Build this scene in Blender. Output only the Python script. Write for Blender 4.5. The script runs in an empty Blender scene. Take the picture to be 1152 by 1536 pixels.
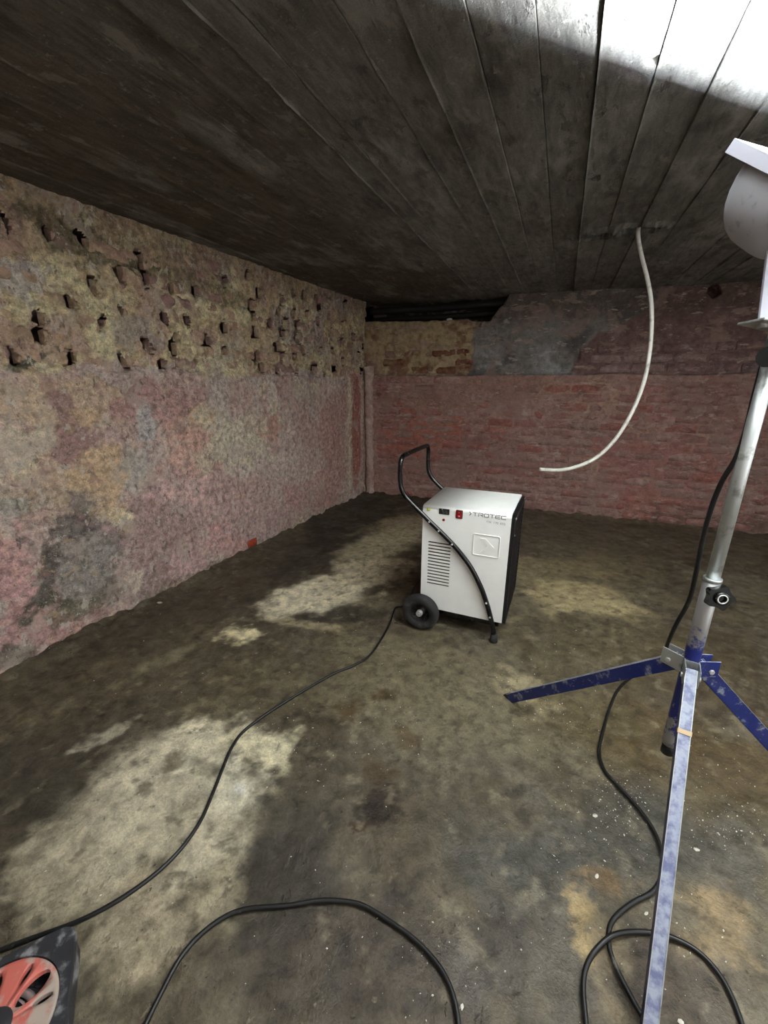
import bpy, bmesh, math, random
import numpy as np
from mathutils import Vector, Matrix

# ------------------------------------------------------------------ camera, world, exposure
SC = bpy.context.scene
FPX, CX, CY, HC = 620.0, 576.0, 768.0, 1.2
PITCH = math.atan(195.0 / FPX)
YAW = math.atan(304.0 / math.hypot(FPX, 195.0))          # camera turned to the left of the room axis
cam_data = bpy.data.cameras.new('camera')
cam_data.sensor_fit = 'VERTICAL'
cam_data.sensor_height = 36.0
cam_data.lens = 36.0 * FPX / 1536.0
cam_data.clip_start = 0.02
cam = bpy.data.objects.new('camera', cam_data)
SC.collection.objects.link(cam)
cam.location = (0, 0, HC)
cam.rotation_euler = (math.pi / 2 - PITCH, 0, YAW)
SC.camera = cam

world = bpy.data.worlds.new('world')
SC.world = world
world.use_nodes = True
world.node_tree.nodes['Background'].inputs[0].default_value = (0.5, 0.5, 0.55, 1)
world.node_tree.nodes['Background'].inputs[1].default_value = 0.0
LAMP_STRENGTH = 260.0                                     # glowing glass of the work lamp on the stand
SC.view_settings.view_transform = 'Standard'
SC.view_settings.look = 'None'
SC.view_settings.gamma = 1.0
SC.view_settings.use_curve_mapping = False
SC.view_settings.exposure = 4.2
SC.cycles.max_bounces = 7
SC.cycles.diffuse_bounces = 6
SC.cycles.glossy_bounces = 4
SC.cycles.sample_clamp_indirect = 12.0
SC.cycles.use_denoising = True

# ------------------------------------------------------------------ helpers
COL = SC.collection
random.seed(11)

def ray(px, py):
    x = (px - CX) / FPX
    u = -(py - CY) / FPX
    fw = math.cos(PITCH) + u * math.sin(PITCH)
    up = u * math.cos(PITCH) - math.sin(PITCH)
    return np.array([-math.sin(YAW) * fw + math.cos(YAW) * x, math.cos(YAW) * fw + math.sin(YAW) * x, up])

CO = np.array([0, 0, HC])

def at_z(px, py, z):
    r = ray(px, py)
    return CO + r * ((z - HC) / r[2])

def at_y(px, py, y):
    r = ray(px, py)
    return CO + r * (y / r[1])

def at_x(px, py, x):
    r = ray(px, py)
    return CO + r * (x / r[0])

def lin(c):
    c = np.asarray(c, float) / 255.0
    return np.where(c <= 0.04045, c / 12.92, ((c + 0.055) / 1.055) ** 2.4)

class Noise:
    def __init__(self, seed):
        self.t = np.random.RandomState(seed).rand(256, 256)

    def v(self, x, y):
        xi = np.floor(x).astype(int)
        yi = np.floor(y).astype(int)
        fx = x - xi
        fy = y - yi
        fx = fx * fx * fx * (fx * (fx * 6 - 15) + 10)
        fy = fy * fy * fy * (fy * (fy * 6 - 15) + 10)
        t = self.t
        a = t[xi & 255, yi & 255]
        b = t[(xi + 1) & 255, yi & 255]
        c = t[xi & 255, (yi + 1) & 255]
        d = t[(xi + 1) & 255, (yi + 1) & 255]
        return (a * (1 - fx) + b * fx) * (1 - fy) + (c * (1 - fx) + d * fx) * fy

    def f(self, x, y, s=1.0, o=4):                        # fractal, about -1..1
        r = 0
        amp = 1.0
        tot = 0
        for k in range(o):
            r = r + amp * (self.v(x * s + 17.3 * k, y * s + 9.1 * k) * 2 - 1)
            tot += amp
            amp *= 0.55
            s *= 2.03
        return r / tot * 1.6

def sst(a, b, x):
    t = np.clip((x - a) / (b - a), 0, 1)
    return t * t * (3 - 2 * t)

class Paint:
    """colour field over a surface with coordinates (u, v); patches have ragged edges"""
    def __init__(self, u, v, base, seed):
        self.u, self.v = u, v
        self.col = np.empty(u.shape + (3,))
        self.col[:] = lin(base)
        self.seed = seed
        self.n = 0
        self.soft = 0.22

    def mix(self, color, m):
        m = np.clip(m, 0, 1)[..., None]
        self.col = self.col * (1 - m) + lin(color) * m

    def patch(self, c, a, b, color, amount=1.0, soft=None, rag=0.75, scale=6.0):
        self.n += 1
        soft = self.soft if soft is None else soft
        nz = Noise(self.seed * 31 + self.n)
        du = self.u - c[0]
        dv = self.v - c[1]
        det = a[0] * b[1] - a[1] * b[0]
        s = (du * b[1] - dv * b[0]) / det
        t = (a[0] * dv - a[1] * du) / det
        r = np.sqrt(s * s + t * t)
        near = r < 3.0
        size = math.sqrt(abs(det))
        k = scale / 6.0 * 0.75 / size
        w = np.zeros_like(r)
        un, vn = self.u[near], self.v[near]
        wx = nz.f(un + 40, vn, k * 1.2, 6)
        wy = nz.f(un, vn + 40, k * 1.2, 6)
        sn, tn = s[near] + 0.55 * wx * rag, t[near] + 0.55 * wy * rag
        r[near] = np.sqrt(sn * sn + tn * tn)
        w[near] = nz.f(un, vn, k * 2.2, 7) * 0.7
        m = 1 - sst(1 - soft, 1 + soft, r + w * rag)
        self.mix(color, m * amount)

def new_obj(name, me, parent=None, mat=None):
    o = bpy.data.objects.new(name, me)
    COL.objects.link(o)
    if mat is not None and me is not None:
        me.materials.append(mat)
    if parent is not None:
        o.parent = parent
    return o

def tag(o, label=None, cat=None, group=None, kind=None):
    if label: o['label'] = label
    if cat: o['category'] = cat
    if group: o['group'] = group
    if kind: o['kind'] = kind
    return o

def empty(name, loc=(0, 0, 0), rz=0.0):
    o = bpy.data.objects.new(name, None)
    o.empty_display_size = 0.05
    COL.objects.link(o)
    o.location = loc
    o.rotation_euler = (0, 0, rz)
    return o

def grid_mesh(name, P, col=None, flip=False, smooth=True, gone=None):
    n, m = P.shape[:2]
    me = bpy.data.meshes.new(name)
    idx = np.arange(n * m).reshape(n, m)
    q = np.stack([idx[:-1, :-1], idx[1:, :-1], idx[1:, 1:], idx[:-1, 1:]], -1).reshape(-1, 4)
    if gone is not None:
        q = q[~gone[:-1, :-1].reshape(-1)]
    if flip:
        q = q[:, ::-1]
    nf = len(q)
    me.vertices.add(n * m)
    me.vertices.foreach_set('co', P.reshape(-1).astype(np.float32))
    me.loops.add(nf * 4)
    me.loops.foreach_set('vertex_index', q.reshape(-1).astype(np.int32))
    me.polygons.add(nf)
    me.polygons.foreach_set('loop_start', np.arange(0, nf * 4, 4, dtype=np.int32))
    me.polygons.foreach_set('loop_total', np.full(nf, 4, np.int32))
    me.polygons.foreach_set('use_smooth', np.full(nf, smooth))
    me.update(calc_edges=True)
    if col is not None:
        at = me.color_attributes.new('Col', 'FLOAT_COLOR', 'POINT')
        c4 = np.ones((n * m, 4), np.float32)
        c4[:, :3] = col.reshape(-1, 3)
        at.data.foreach_set('color', c4.reshape(-1))
    return me

def axis(segments):
    """non-uniform coordinates: [(start, end, step), ...]"""
    out = []
    for a, b, s in segments:
        k = max(1, int(round((b - a) / s)))
        out += list(np.linspace(a, b, k, endpoint=False))
    out.append(segments[-1][1])
    return np.array(out)

class MB:
    """collects shapes; build() links them as one mesh object"""
    def __init__(self):
        self.bm = bmesh.new()

    def box(self, c, s, rot=None, bevel=0.0):
        r = bmesh.ops.create_cube(self.bm, size=1.0)
        vs = r['verts']
        for v in vs:
            v.co = Vector((v.co.x * s[0], v.co.y * s[1], v.co.z * s[2]))
        if bevel > 0:
            es = list({e for v in vs for e in v.link_edges})
            rr = bmesh.ops.bevel(self.bm, geom=es, offset=bevel, segments=2, affect='EDGES', profile=0.5)
            vs = list({v for f in rr['faces'] for v in f.verts} | {v for v in vs if v.is_valid})
        M = Matrix.Translation(Vector(c))
        if rot is not None:
            M = M @ rot.to_4x4()
        bmesh.ops.transform(self.bm, matrix=M, verts=vs)
        return self

    def tube(self, pts, r, seg=12, cap=True, closed=False):
        pts = [Vector(p) for p in pts]
        n = len(pts)
        rr = r if hasattr(r, '__len__') else [r] * n
        rings = []
        t0 = (pts[1] - pts[0]).normalized()
        ref = Vector((0, 0, 1)) if abs(t0.z) < 0.9 else Vector((1, 0, 0))
        nrm = t0.cross(ref).normalized()
        for i in range(n):
            if i == 0: t = pts[1] - pts[0]
            elif i == n - 1: t = pts[-1] - pts[-2]
            else: t = pts[i + 1] - pts[i - 1]
            t.normalize()
            nrm = (nrm - t * nrm.dot(t)).normalized()
            b = t.cross(nrm)
            rings.append([self.bm.verts.new(pts[i] + (nrm * math.cos(2 * math.pi * k / seg) + b * math.sin(2 * math.pi * k / seg)) * rr[i]) for k in range(seg)])
        for i in range(n - 1):
            for k in range(seg):
                self.bm.faces.new((rings[i][k], rings[i][(k + 1) % seg], rings[i + 1][(k + 1) % seg], rings[i + 1][k])).smooth = True
        if cap:
            self.bm.faces.new(rings[0][::-1])
            self.bm.faces.new(rings[-1])
        return self

    def lathe(self, prof, M, seg=32, smooth=True):
        """prof: [(radius, height)...] about local z, placed by matrix M"""
        rings = []
        for r, h in prof:
            if r < 1e-6:
                rings.append([self.bm.verts.new(M @ Vector((0, 0, h)))])
            else:
                rings.append([self.bm.verts.new(M @ Vector((r * math.cos(2 * math.pi * k / seg), r * math.sin(2 * math.pi * k / seg), h))) for k in range(seg)])
        for A, B in zip(rings[:-1], rings[1:]):
            for k in range(seg):
                a = [A[k % len(A)], A[(k + 1) % len(A)]] if len(A) > 1 else [A[0]]
                b = [B[(k + 1) % len(B)], B[k % len(B)]] if len(B) > 1 else [B[0]]
                if len(a) + len(b) >= 3:
                    self.bm.faces.new(a + b).smooth = smooth
        return self

    def prism(self, outline, M, h0, h1):
        lo = [self.bm.verts.new(M @ Vector((x, y, h0))) for x, y in outline]
        hi = [self.bm.verts.new(M @ Vector((x, y, h1))) for x, y in outline]
        n = len(lo)
        self.bm.faces.new(lo[::-1])
        self.bm.faces.new(hi)
        for i in range(n):
            self.bm.faces.new((lo[i], lo[(i + 1) % n], hi[(i + 1) % n], hi[i]))
        return self

    def mesh(self, name):
        bmesh.ops.recalc_face_normals(self.bm, faces=self.bm.faces)
        me = bpy.data.meshes.new(name)
        self.bm.to_mesh(me)
        self.bm.free()
        return me

    def build(self, name, mat, parent=None):
        return new_obj(name, self.mesh(name), parent, mat)

def spline(pts, sub=8):
    P = [np.array(p, float) for p in pts]
    P = [2 * P[0] - P[1]] + P + [2 * P[-1] - P[-2]]
    out = []
    for i in range(1, len(P) - 2):
        for k in range(sub):
            t = k / sub
            a, b, c, d = P[i - 1], P[i], P[i + 1], P[i + 2]
            out.append(0.5 * (2 * b + (c - a) * t + (2 * a - 5 * b + 4 * c - d) * t * t + (3 * b - a - 3 * c + d) * t ** 3))
    out.append(P[-2])
    return out

def rrect(w, h, r, seg=4):
    o = []
    for cx, cy, a0 in ((w / 2 - r, h / 2 - r, 0), (-w / 2 + r, h / 2 - r, 90), (-w / 2 + r, -h / 2 + r, 180), (w / 2 - r, -h / 2 + r, 270)):
        for k in range(seg + 1):
            a = math.radians(a0 + 90 * k / seg)
            o.append((cx + r * math.cos(a), cy + r * math.sin(a)))
    return o

def frame_matrix(o, x, y, z):
    M = Matrix.Identity(4)
    for i, a in enumerate((x, y, z)):
        M.col[i][:3] = Vector(a)
    M.col[3][:3] = Vector(o)
    return M

# ------------------------------------------------------------------ materials
class G:
    def __init__(self, name):
        self.m = bpy.data.materials.new(name)
        self.m.use_nodes = True
        self.nt = self.m.node_tree
        self.b = self.nt.nodes['Principled BSDF']
        self.pos = None

    def n(self, t, **kw):
        x = self.nt.nodes.new(t)
        for k, v in kw.items():
            setattr(x, k, v)
        return x

    def l(self, a, b):
        self.nt.links.new(a, b)

    def coord(self, kind='Object'):
        if self.pos is None:
            if kind == 'World':
                self.pos = self.n('ShaderNodeNewGeometry').outputs['Position']
            else:
                self.pos = self.n('ShaderNodeTexCoord').outputs['Object']
        return self.pos

    def noise(self, scale, detail=4, rough=0.55, dist=0.0, stretch=None):
        x = self.n('ShaderNodeTexNoise')
        x.inputs['Scale'].default_value = scale
        x.inputs['Detail'].default_value = detail
        x.inputs['Roughness'].default_value = rough
        x.inputs['Distortion'].default_value = dist
        c = self.pos
        if stretch:
            mp = self.n('ShaderNodeMapping')
            mp.inputs['Scale'].default_value = stretch[0]
            mp.inputs['Rotation'].default_value = stretch[1]
            self.l(c, mp.inputs['Vector'])
            c = mp.outputs['Vector']
        self.l(c, x.inputs['Vector'])
        return x.outputs['Fac']

    def ramp(self, fac, stops):
        r = self.n('ShaderNodeMapRange', interpolation_type='SMOOTHSTEP') if not isinstance(stops[0], (tuple, list)) else self.n('ShaderNodeValToRGB')
        if r.bl_idname == 'ShaderNodeMapRange':
            r.inputs['From Min'].default_value, r.inputs['From Max'].default_value = stops[0], stops[1]
            r.inputs['To Min'].default_value, r.inputs['To Max'].default_value = stops[2], stops[3]
            self.l(fac, r.inputs['Value'])
            return r.outputs['Result']
        e = r.color_ramp.elements
        while len(e) < len(stops):
            e.new(0.5)
        for i, (p, c) in enumerate(stops):
            e[i].position = p
            e[i].color = (*c, 1)
        self.l(fac, r.inputs['Fac'])
        return r.outputs['Color']

    def mix(self, a, b, fac, mode='MIX'):
        x = self.n('ShaderNodeMix', data_type='RGBA', blend_type=mode)
        for sock, val in ((x.inputs[6], a), (x.inputs[7], b), (x.inputs[0], fac)):
            if isinstance(val, bpy.types.NodeSocket):
                self.l(val, sock)
            elif isinstance(val, (int, float)):
                sock.default_value = val
            else:
                sock.default_value = (*val, 1)
        return x.outputs[2]

    def math(self, op, a, b=0.0):
        x = self.n('ShaderNodeMath', operation=op)
        for s, val in ((x.inputs[0], a), (x.inputs[1], b)):
            if isinstance(val, bpy.types.NodeSocket): self.l(val, s)
            else: s.default_value = val
        return x.outputs[0]

    def bump(self, h, strength, dist=0.01, normal=None):
        x = self.n('ShaderNodeBump')
        x.inputs['Strength'].default_value = strength
        x.inputs['Distance'].default_value = dist
        self.l(h, x.inputs['Height'])
        if normal is not None: self.l(normal, x.inputs['Normal'])
        return x.outputs['Normal']

    def out(self, color=None, rough=None, metal=0.0, normal=None, spec=None):
        def put(s, v):
            if isinstance(v, bpy.types.NodeSocket): self.l(v, s)
            elif hasattr(v, '__len__'): s.default_value = (*v, 1)
            else: s.default_value = v
        if color is not None: put(self.b.inputs['Base Color'], color)
        if rough is not None: put(self.b.inputs['Roughness'], rough)
        put(self.b.inputs['Metallic'], metal)
        if spec is not None: put(self.b.inputs['Specular IOR Level'], spec)
        if normal is not None: self.l(normal, self.b.inputs['Normal'])
        return self.m

def L(*c):
    return tuple(float(x) for x in lin(c))

def simple(name, rgb, rough=0.5, metal=0.0, dirt=None, dirt_scale=18, dirt_lo=0.52, dirt_hi=0.7, bump=0.0, spec=None):
    g = G(name)
    g.coord()
    c = L(*rgb)
    nz = g.noise(dirt_scale, 5, 0.6)
    if dirt is not None:
        c = g.mix(c, L(*dirt), g.ramp(nz, (dirt_lo, dirt_hi, 0.0, 1.0)))
    else:
        c = g.mix(c, tuple(x * 0.88 for x in c), nz)
    r = g.ramp(nz, (0.3, 0.7, max(0.03, rough - 0.06), min(1, rough + 0.08)))
    nm = g.bump(g.noise(dirt_scale * 12, 3), bump, 0.002) if bump else None
    return g.out(c, r, metal, nm, spec)

def surface(name, fine, grain, contrast, rough, bump, attr=True, color=None, speck=None, stretch=None, bumpdist=0.006, wetness=None, flakes=()):
    """plaster, mud, brick: colour field or plain colour, broken up by noise, with fine relief"""
    g = G(name)
    g.coord('World')
    if attr:
        a = g.n('ShaderNodeVertexColor', layer_name='Col').outputs['Color']
    else:
        a = color
        big = g.noise(2.3, 4, 0.6)
        a = g.mix(color[0], color[1], g.ramp(big, (0.38, 0.62, 0.0, 1.0)))
        if len(color) > 2:
            a = g.mix(a, color[2], g.ramp(g.noise(9.0, 5, 0.65), (0.5, 0.66, 0.0, 0.85)))
    n1 = g.noise(fine, 4, 0.68, 0.3, stretch)
    n2 = g.noise(grain, 3, 0.7)
    lo, hi = 1 - contrast, 1 + contrast
    f1 = g.ramp(n1, (0.28, 0.72, lo, hi))
    f2 = g.ramp(n2, (0.25, 0.75, 1 - contrast * 0.55, 1 + contrast * 0.55))
    f = g.math('MULTIPLY', f1, f2)
    cc = g.n('ShaderNodeCombineColor')
    for i in range(3): g.l(f, cc.inputs[i])
    c = g.mix(a, cc.outputs[0], 1.0, 'MULTIPLY')
    relief = []
    for fs, thr, fc, amt, st, up in flakes:                # sharp-edged flecks where a layer has come away or been splashed on
        fn = g.noise(fs, 4, 0.68, 0.25, st)
        fk = g.ramp(fn, (thr, thr + 0.06, 0.0, amt))
        c = g.mix(c, fc, fk)
        relief.append(g.math('MULTIPLY', fk, up))
    if speck:
        sp = g.ramp(g.noise(speck[0], 2, 0.5), (speck[1], speck[1] + 0.035, 0.0, speck[3]))
        c = g.mix(c, speck[2], sp)
    h = g.math('ADD', g.math('MULTIPLY', n1, 1.0), g.math('MULTIPLY', n2, 0.45))
    for rl in relief:
        h = g.math('ADD', h, rl)
    nm = g.bump(h, bump, bumpdist)
    r = rough
    if wetness:
        r = g.ramp(g.noise(wetness[0], 4, 0.6), (0.4, 0.64, wetness[1], rough))
    return g.out(c, r, 0.0, nm, 0.35)

M_PLASTER = surface('old_plaster', 34, 150, 0.44, 0.92, 1.0, flakes=(
    (5.0, 0.56, L(186, 172, 160), 0.45, None, 0.4), (9.0, 0.58, L(150, 116, 110), 0.5, ((1, 1, 0.7), (0, 0, 0)), -0.4), (20.0, 0.585, L(208, 200, 188), 0.6, ((1, 1, 0.7), (0, 0, 0)), 0.5),
    (26.0, 0.615, L(88, 80, 76), 0.6, ((1, 1, 0.6), (0, 0, 0)), -0.8), (13.0, 0.60, L(192, 164, 124), 0.4, None, 0.3), (55.0, 0.60, L(216, 210, 200), 0.5, None, 0.5)))
ST = ((0.45, 0.45, 1.4), (0, 0, 0))
BACK_FLAKES = ((9.0, 0.57, L(172, 150, 138), 0.45, ST, 0.4), (20.0, 0.59, L(190, 176, 164), 0.55, ST, 0.5),
    (13.0, 0.60, L(100, 74, 70), 0.5, ST, -0.6), (4.0, 0.54, L(150, 124, 116), 0.5, None, 0.2))
M_BACK = surface('painted_masonry', 24, 130, 0.26, 0.9, 0.8, flakes=BACK_FLAKES)
M_FLOOR = surface('muddy_screed', 17, 140, 0.34, 0.72, 0.8, speck=(260, 0.765, L(190, 184, 168), 0.7), bumpdist=0.007, wetness=(5.5, 0.42),
    flakes=((13.0, 0.63, L(52, 46, 40), 0.45, None, -0.5), (19.0, 0.655, L(150, 140, 118), 0.4, None, 0.4), (48.0, 0.66, L(44, 40, 35), 0.6, None, -1.0)))
M_CEIL = surface('board_marked_concrete', 34, 190, 0.34, 0.85, 0.9, stretch=((1.0, 0.22, 1.0), (0, 0, 0.045)), bumpdist=0.004,
    flakes=((12.0, 0.59, L(150, 146, 138), 0.4, ((1.0, 0.45, 1.0), (0, 0, 0)), 0.5), (16.0, 0.60, L(66, 62, 57), 0.55, ((1.0, 0.5, 1.0), (0, 0, 0)), -0.7), (45.0, 0.62, L(160, 156, 148), 0.4, None, 0.4)))
M_BRICK_PINK = surface('pink_painted_brick', 22, 120, 0.26, 0.9, 0.8, attr=False, color=(L(156, 112, 104), L(146, 112, 106), L(162, 134, 126)), flakes=BACK_FLAKES)
M_BRICK_PINK2 = surface('reddish_painted_brick', 22, 120, 0.26, 0.9, 0.8, attr=False, color=(L(160, 104, 94), L(150, 104, 96), L(166, 130, 120)), flakes=BACK_FLAKES)
M_BRICK_PINK3 = surface('greyish_painted_brick', 22, 120, 0.26, 0.9, 0.8, attr=False, color=(L(160, 126, 118), L(150, 122, 116), L(170, 146, 136)), flakes=BACK_FLAKES)
M_BRICK_MAUVE = surface('mauve_painted_brick', 22, 120, 0.28, 0.9, 0.8, attr=False, color=(L(124, 96, 94), L(106, 86, 86), L(142, 122, 120)), flakes=BACK_FLAKES[:2])
M_BRICK_MAUVE2 = surface('pale_mauve_brick', 22, 120, 0.28, 0.9, 0.8, attr=False, color=(L(148, 122, 118), L(128, 104, 102), L(156, 136, 132)), flakes=BACK_FLAKES[:2])
M_BRICK_ROUGH = surface('chipped_red_brick', 26, 120, 0.34, 0.92, 0.9, attr=False, color=(L(128, 92, 72), L(150, 122, 98), L(112, 56, 38)))
M_BRICK_TAN = surface('mortar_smeared_brick', 26, 130, 0.3, 0.92, 0.9, attr=False, color=(L(166, 136, 122), L(176, 150, 126), L(196, 182, 150)))
M_BRICK_ROSE = surface('rose_brick', 26, 130, 0.3, 0.92, 0.9, attr=False, color=(L(158, 124, 116), L(144, 118, 112), L(190, 172, 144)))
M_BRICK_RED = surface('bare_red_brick', 40, 200, 0.22, 0.9, 0.6, attr=False, color=(L(172, 78, 48), L(160, 70, 44)))

M_WHITE = simple('white_enamel', (242, 242, 239), 0.45, spec=0.3)
M_BLACK_PAINT = simple('black_enamel', (16, 16, 17), 0.22)
M_BLACK_PLASTIC = simple('black_plastic', (20, 20, 21), 0.42)
M_RUBBER = simple('dusty_rubber', (32, 32, 33), 0.75, dirt=(92, 92, 90), dirt_scale=14, dirt_lo=0.5, dirt_hi=0.85)
M_CORD = simple('black_cord', (22, 22, 22), 0.45, dirt=(110, 106, 98), dirt_scale=26, dirt_lo=0.6, dirt_hi=0.78)
M_CHROME = simple('bright_steel', (225, 225, 225), 0.35, 0.6)
M_GALV = simple('galvanised_steel', (196, 200, 200), 0.42, 0.75, dirt=(150, 152, 148), dirt_scale=30, bump=0.05)
M_GREY_METAL = simple('grey_cast_housing', (176, 176, 182), 0.5, 0.2, dirt=(120, 120, 122), dirt_scale=20)
M_PALE_METAL = simple('pale_lamp_frame', (176, 176, 188), 0.45, 0.1)
M_WHITE_CABLE = simple('white_cable_sheath', (205, 203, 194), 0.5, dirt=(150, 146, 134), dirt_scale=22)
M_YELLOW = simple('yellow_lens', (190, 196, 60), 0.25)
M_RED = simple('red_plastic', (150, 18, 20), 0.3)
M_INK = simple('black_ink', (24, 24, 26), 0.6)
M_GREY_INK = simple('grey_ink', (120, 120, 120), 0.6)
M_CHIP = simple('plaster_chip', (215, 212, 200), 0.9, bump=0.3)
M_IRON = simple('sooty_iron', (38, 36, 35), 0.55, 0.3)
M_ORANGE = simple('orange_plastic', (204, 108, 96), 0.5, dirt=(188, 172, 160), dirt_scale=16, dirt_lo=0.46, dirt_hi=0.58)
M_DUSTY_BLACK = simple('dusty_black_plastic', (48, 49, 54), 0.5, dirt=(142, 142, 144), dirt_scale=20, dirt_lo=0.5, dirt_hi=0.66)

def blue_paint(name, worn):
    g = G(name)
    g.coord('World')
    nz = g.noise(34, 6, 0.68)
    c = g.mix(L(34, 50, 128), L(20, 32, 92), g.noise(9, 3))
    w = g.ramp(nz, (worn, worn + 0.14, 0.0, 1.0))
    sx = g.n('ShaderNodeSeparateXYZ')                      # dust has settled on the upper sides
    g.l(g.n('ShaderNodeNewGeometry').outputs['Normal'], sx.inputs[0])
    dust = g.math('MULTIPLY', g.ramp(sx.outputs['Z'], (0.35, 0.6, 0.0, 1.0)), g.ramp(nz, (0.35, 0.6, 0.35, 0.95)))
    c = g.mix(c, L(168, 174, 192), dust)
    c = g.mix(c, L(158, 164, 176), w)
    return g.out(c, g.ramp(nz, (0.4, 0.7, 0.34, 0.55)), g.math('MULTIPLY', w, 0.35), g.bump(nz, 0.12, 0.002))

M_BLUE = blue_paint('worn_blue_paint', 0.54)

def tube_paint():
    g = G('half_blue_tube')                                # blue at the lower end, rubbed bare towards the clamp
    g.coord('World')
    nz = g.noise(30, 6, 0.7)
    sx = g.n('ShaderNodeSeparateXYZ')
    g.l(g.pos, sx.inputs[0])
    hgt = g.math('ADD', sx.outputs['Z'], g.math('MULTIPLY', g.math('SUBTRACT', nz, 0.5), 0.55))
    w = g.ramp(hgt, (0.545, 0.63, 0.0, 1.0))
    w = g.math('MAXIMUM', w, g.ramp(hgt, (0.37, 0.34, 0.0, 1.0)))
    c = g.mix(L(30, 42, 120), L(165, 165, 165), w)
    return g.out(c, 0.42, g.math('MULTIPLY', w, 0.6), g.bump(nz, 0.1, 0.002))

M_TUBE = tube_paint()

def glow(name, strength):
    g = G(name)
    e = g.n('ShaderNodeEmission')
    e.inputs['Color'].default_value = (0.84, 0.92, 1.0, 1)
    e.inputs['Strength'].default_value = strength
    g.l(e.outputs[0], g.nt.nodes['Material Output'].inputs['Surface'])
    return g.m

M_GLOW = glow('lamp_glow', LAMP_STRENGTH)

# ------------------------------------------------------------------ the room
XL = -2.12                     # left wall
XR = 2.25
YF = -1.8
BD = np.array([math.cos(math.radians(2.6)), math.sin(math.radians(2.6))])      # along the back wall
BN = np.array([BD[1], -BD[0]])                                                # out of the back wall, into the room
B0 = np.array([XL, 4.07])
LEDGE = 1.258

def zc(x):
    return 1.965 - 0.021 * (x - XL)

def yb(x):
    return B0[1] + (x - XL) * BD[1] / BD[0]

def on_back(px, py):
    r = ray(px, py)
    n3 = np.array([BN[0], BN[1], 0])
    p = CO + r * ((np.array([B0[0], B0[1], 0]) - CO) @ n3) / (r @ n3)
    return np.array([(p[:2] - B0) @ BD, p[2]])

def on_left(px, py):
    return at_x(px, py, XL)[1:]

def on_floor(px, py):
    return at_z(px, py, 0)[:2]

def on_ceil(px, py):
    r = ray(px, py)
    # plane z = 1.965 - 0.021 (x - XL)
    t = (1.965 + 0.021 * XL - HC) / (r[2] + 0.021 * r[0])
    return (CO + r * t)[:2]

def patches(pt, f, rows):
    for px, py, rx, ry, rot, color, amt, *kw in rows:
        c = f(px, py)
        cr, sr = math.cos(math.radians(rot)), math.sin(math.radians(rot))
        a = (f(px + rx * cr * 0.5, py + rx * sr * 0.5) - f(px - rx * cr * 0.5, py - rx * sr * 0.5))
        b = (f(px - ry * sr * 0.5, py + ry * cr * 0.5) - f(px + ry * sr * 0.5, py - ry * cr * 0.5))
        pt.patch(c, a, b, color, amt, **(kw[0] if kw else {}))

# --- floor
n1, n2, n3 = Noise(1), Noise(2), Noise(3)
U = axis([(XL - 0.06, 1.75, 0.0085), (1.75, XR + 0.1, 0.08)])
V = axis([(YF - 0.1, 0.1, 0.08), (0.1, 1.6, 0.0075), (1.6, 4.4, 0.012)])
uu, vv = np.meshgrid(U, V, indexing='ij')

def floor_h(x, y):
    return 0.004 * n1.f(x, y, 3.0, 4) + 0.0022 * n2.f(x, y, 24, 3) - 0.004

def floor_z(x, y):
    fil = np.minimum(x - XL, yb(x) - y) + 0.03 * n3.f(x, y, 7, 4)
    return floor_h(x, y) + 0.035 * (1 - sst(-0.02, 0.12, fil)) * (0.6 + 0.5 * n2.f(x, y, 13, 3))

hf = floor_z(uu, vv)
fp = Paint(uu, vv, (98, 90, 75), 5)
fp.soft = 0.42
fp.mix((78, 69, 56), sst(-0.1, 0.6, n1.f(uu, vv, 2.4, 5)) * 0.7)
fp.mix((108, 99, 76), sst(0.0, 0.7, n2.f(uu + 5, vv, 3.4, 5)) * 0.6)
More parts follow.
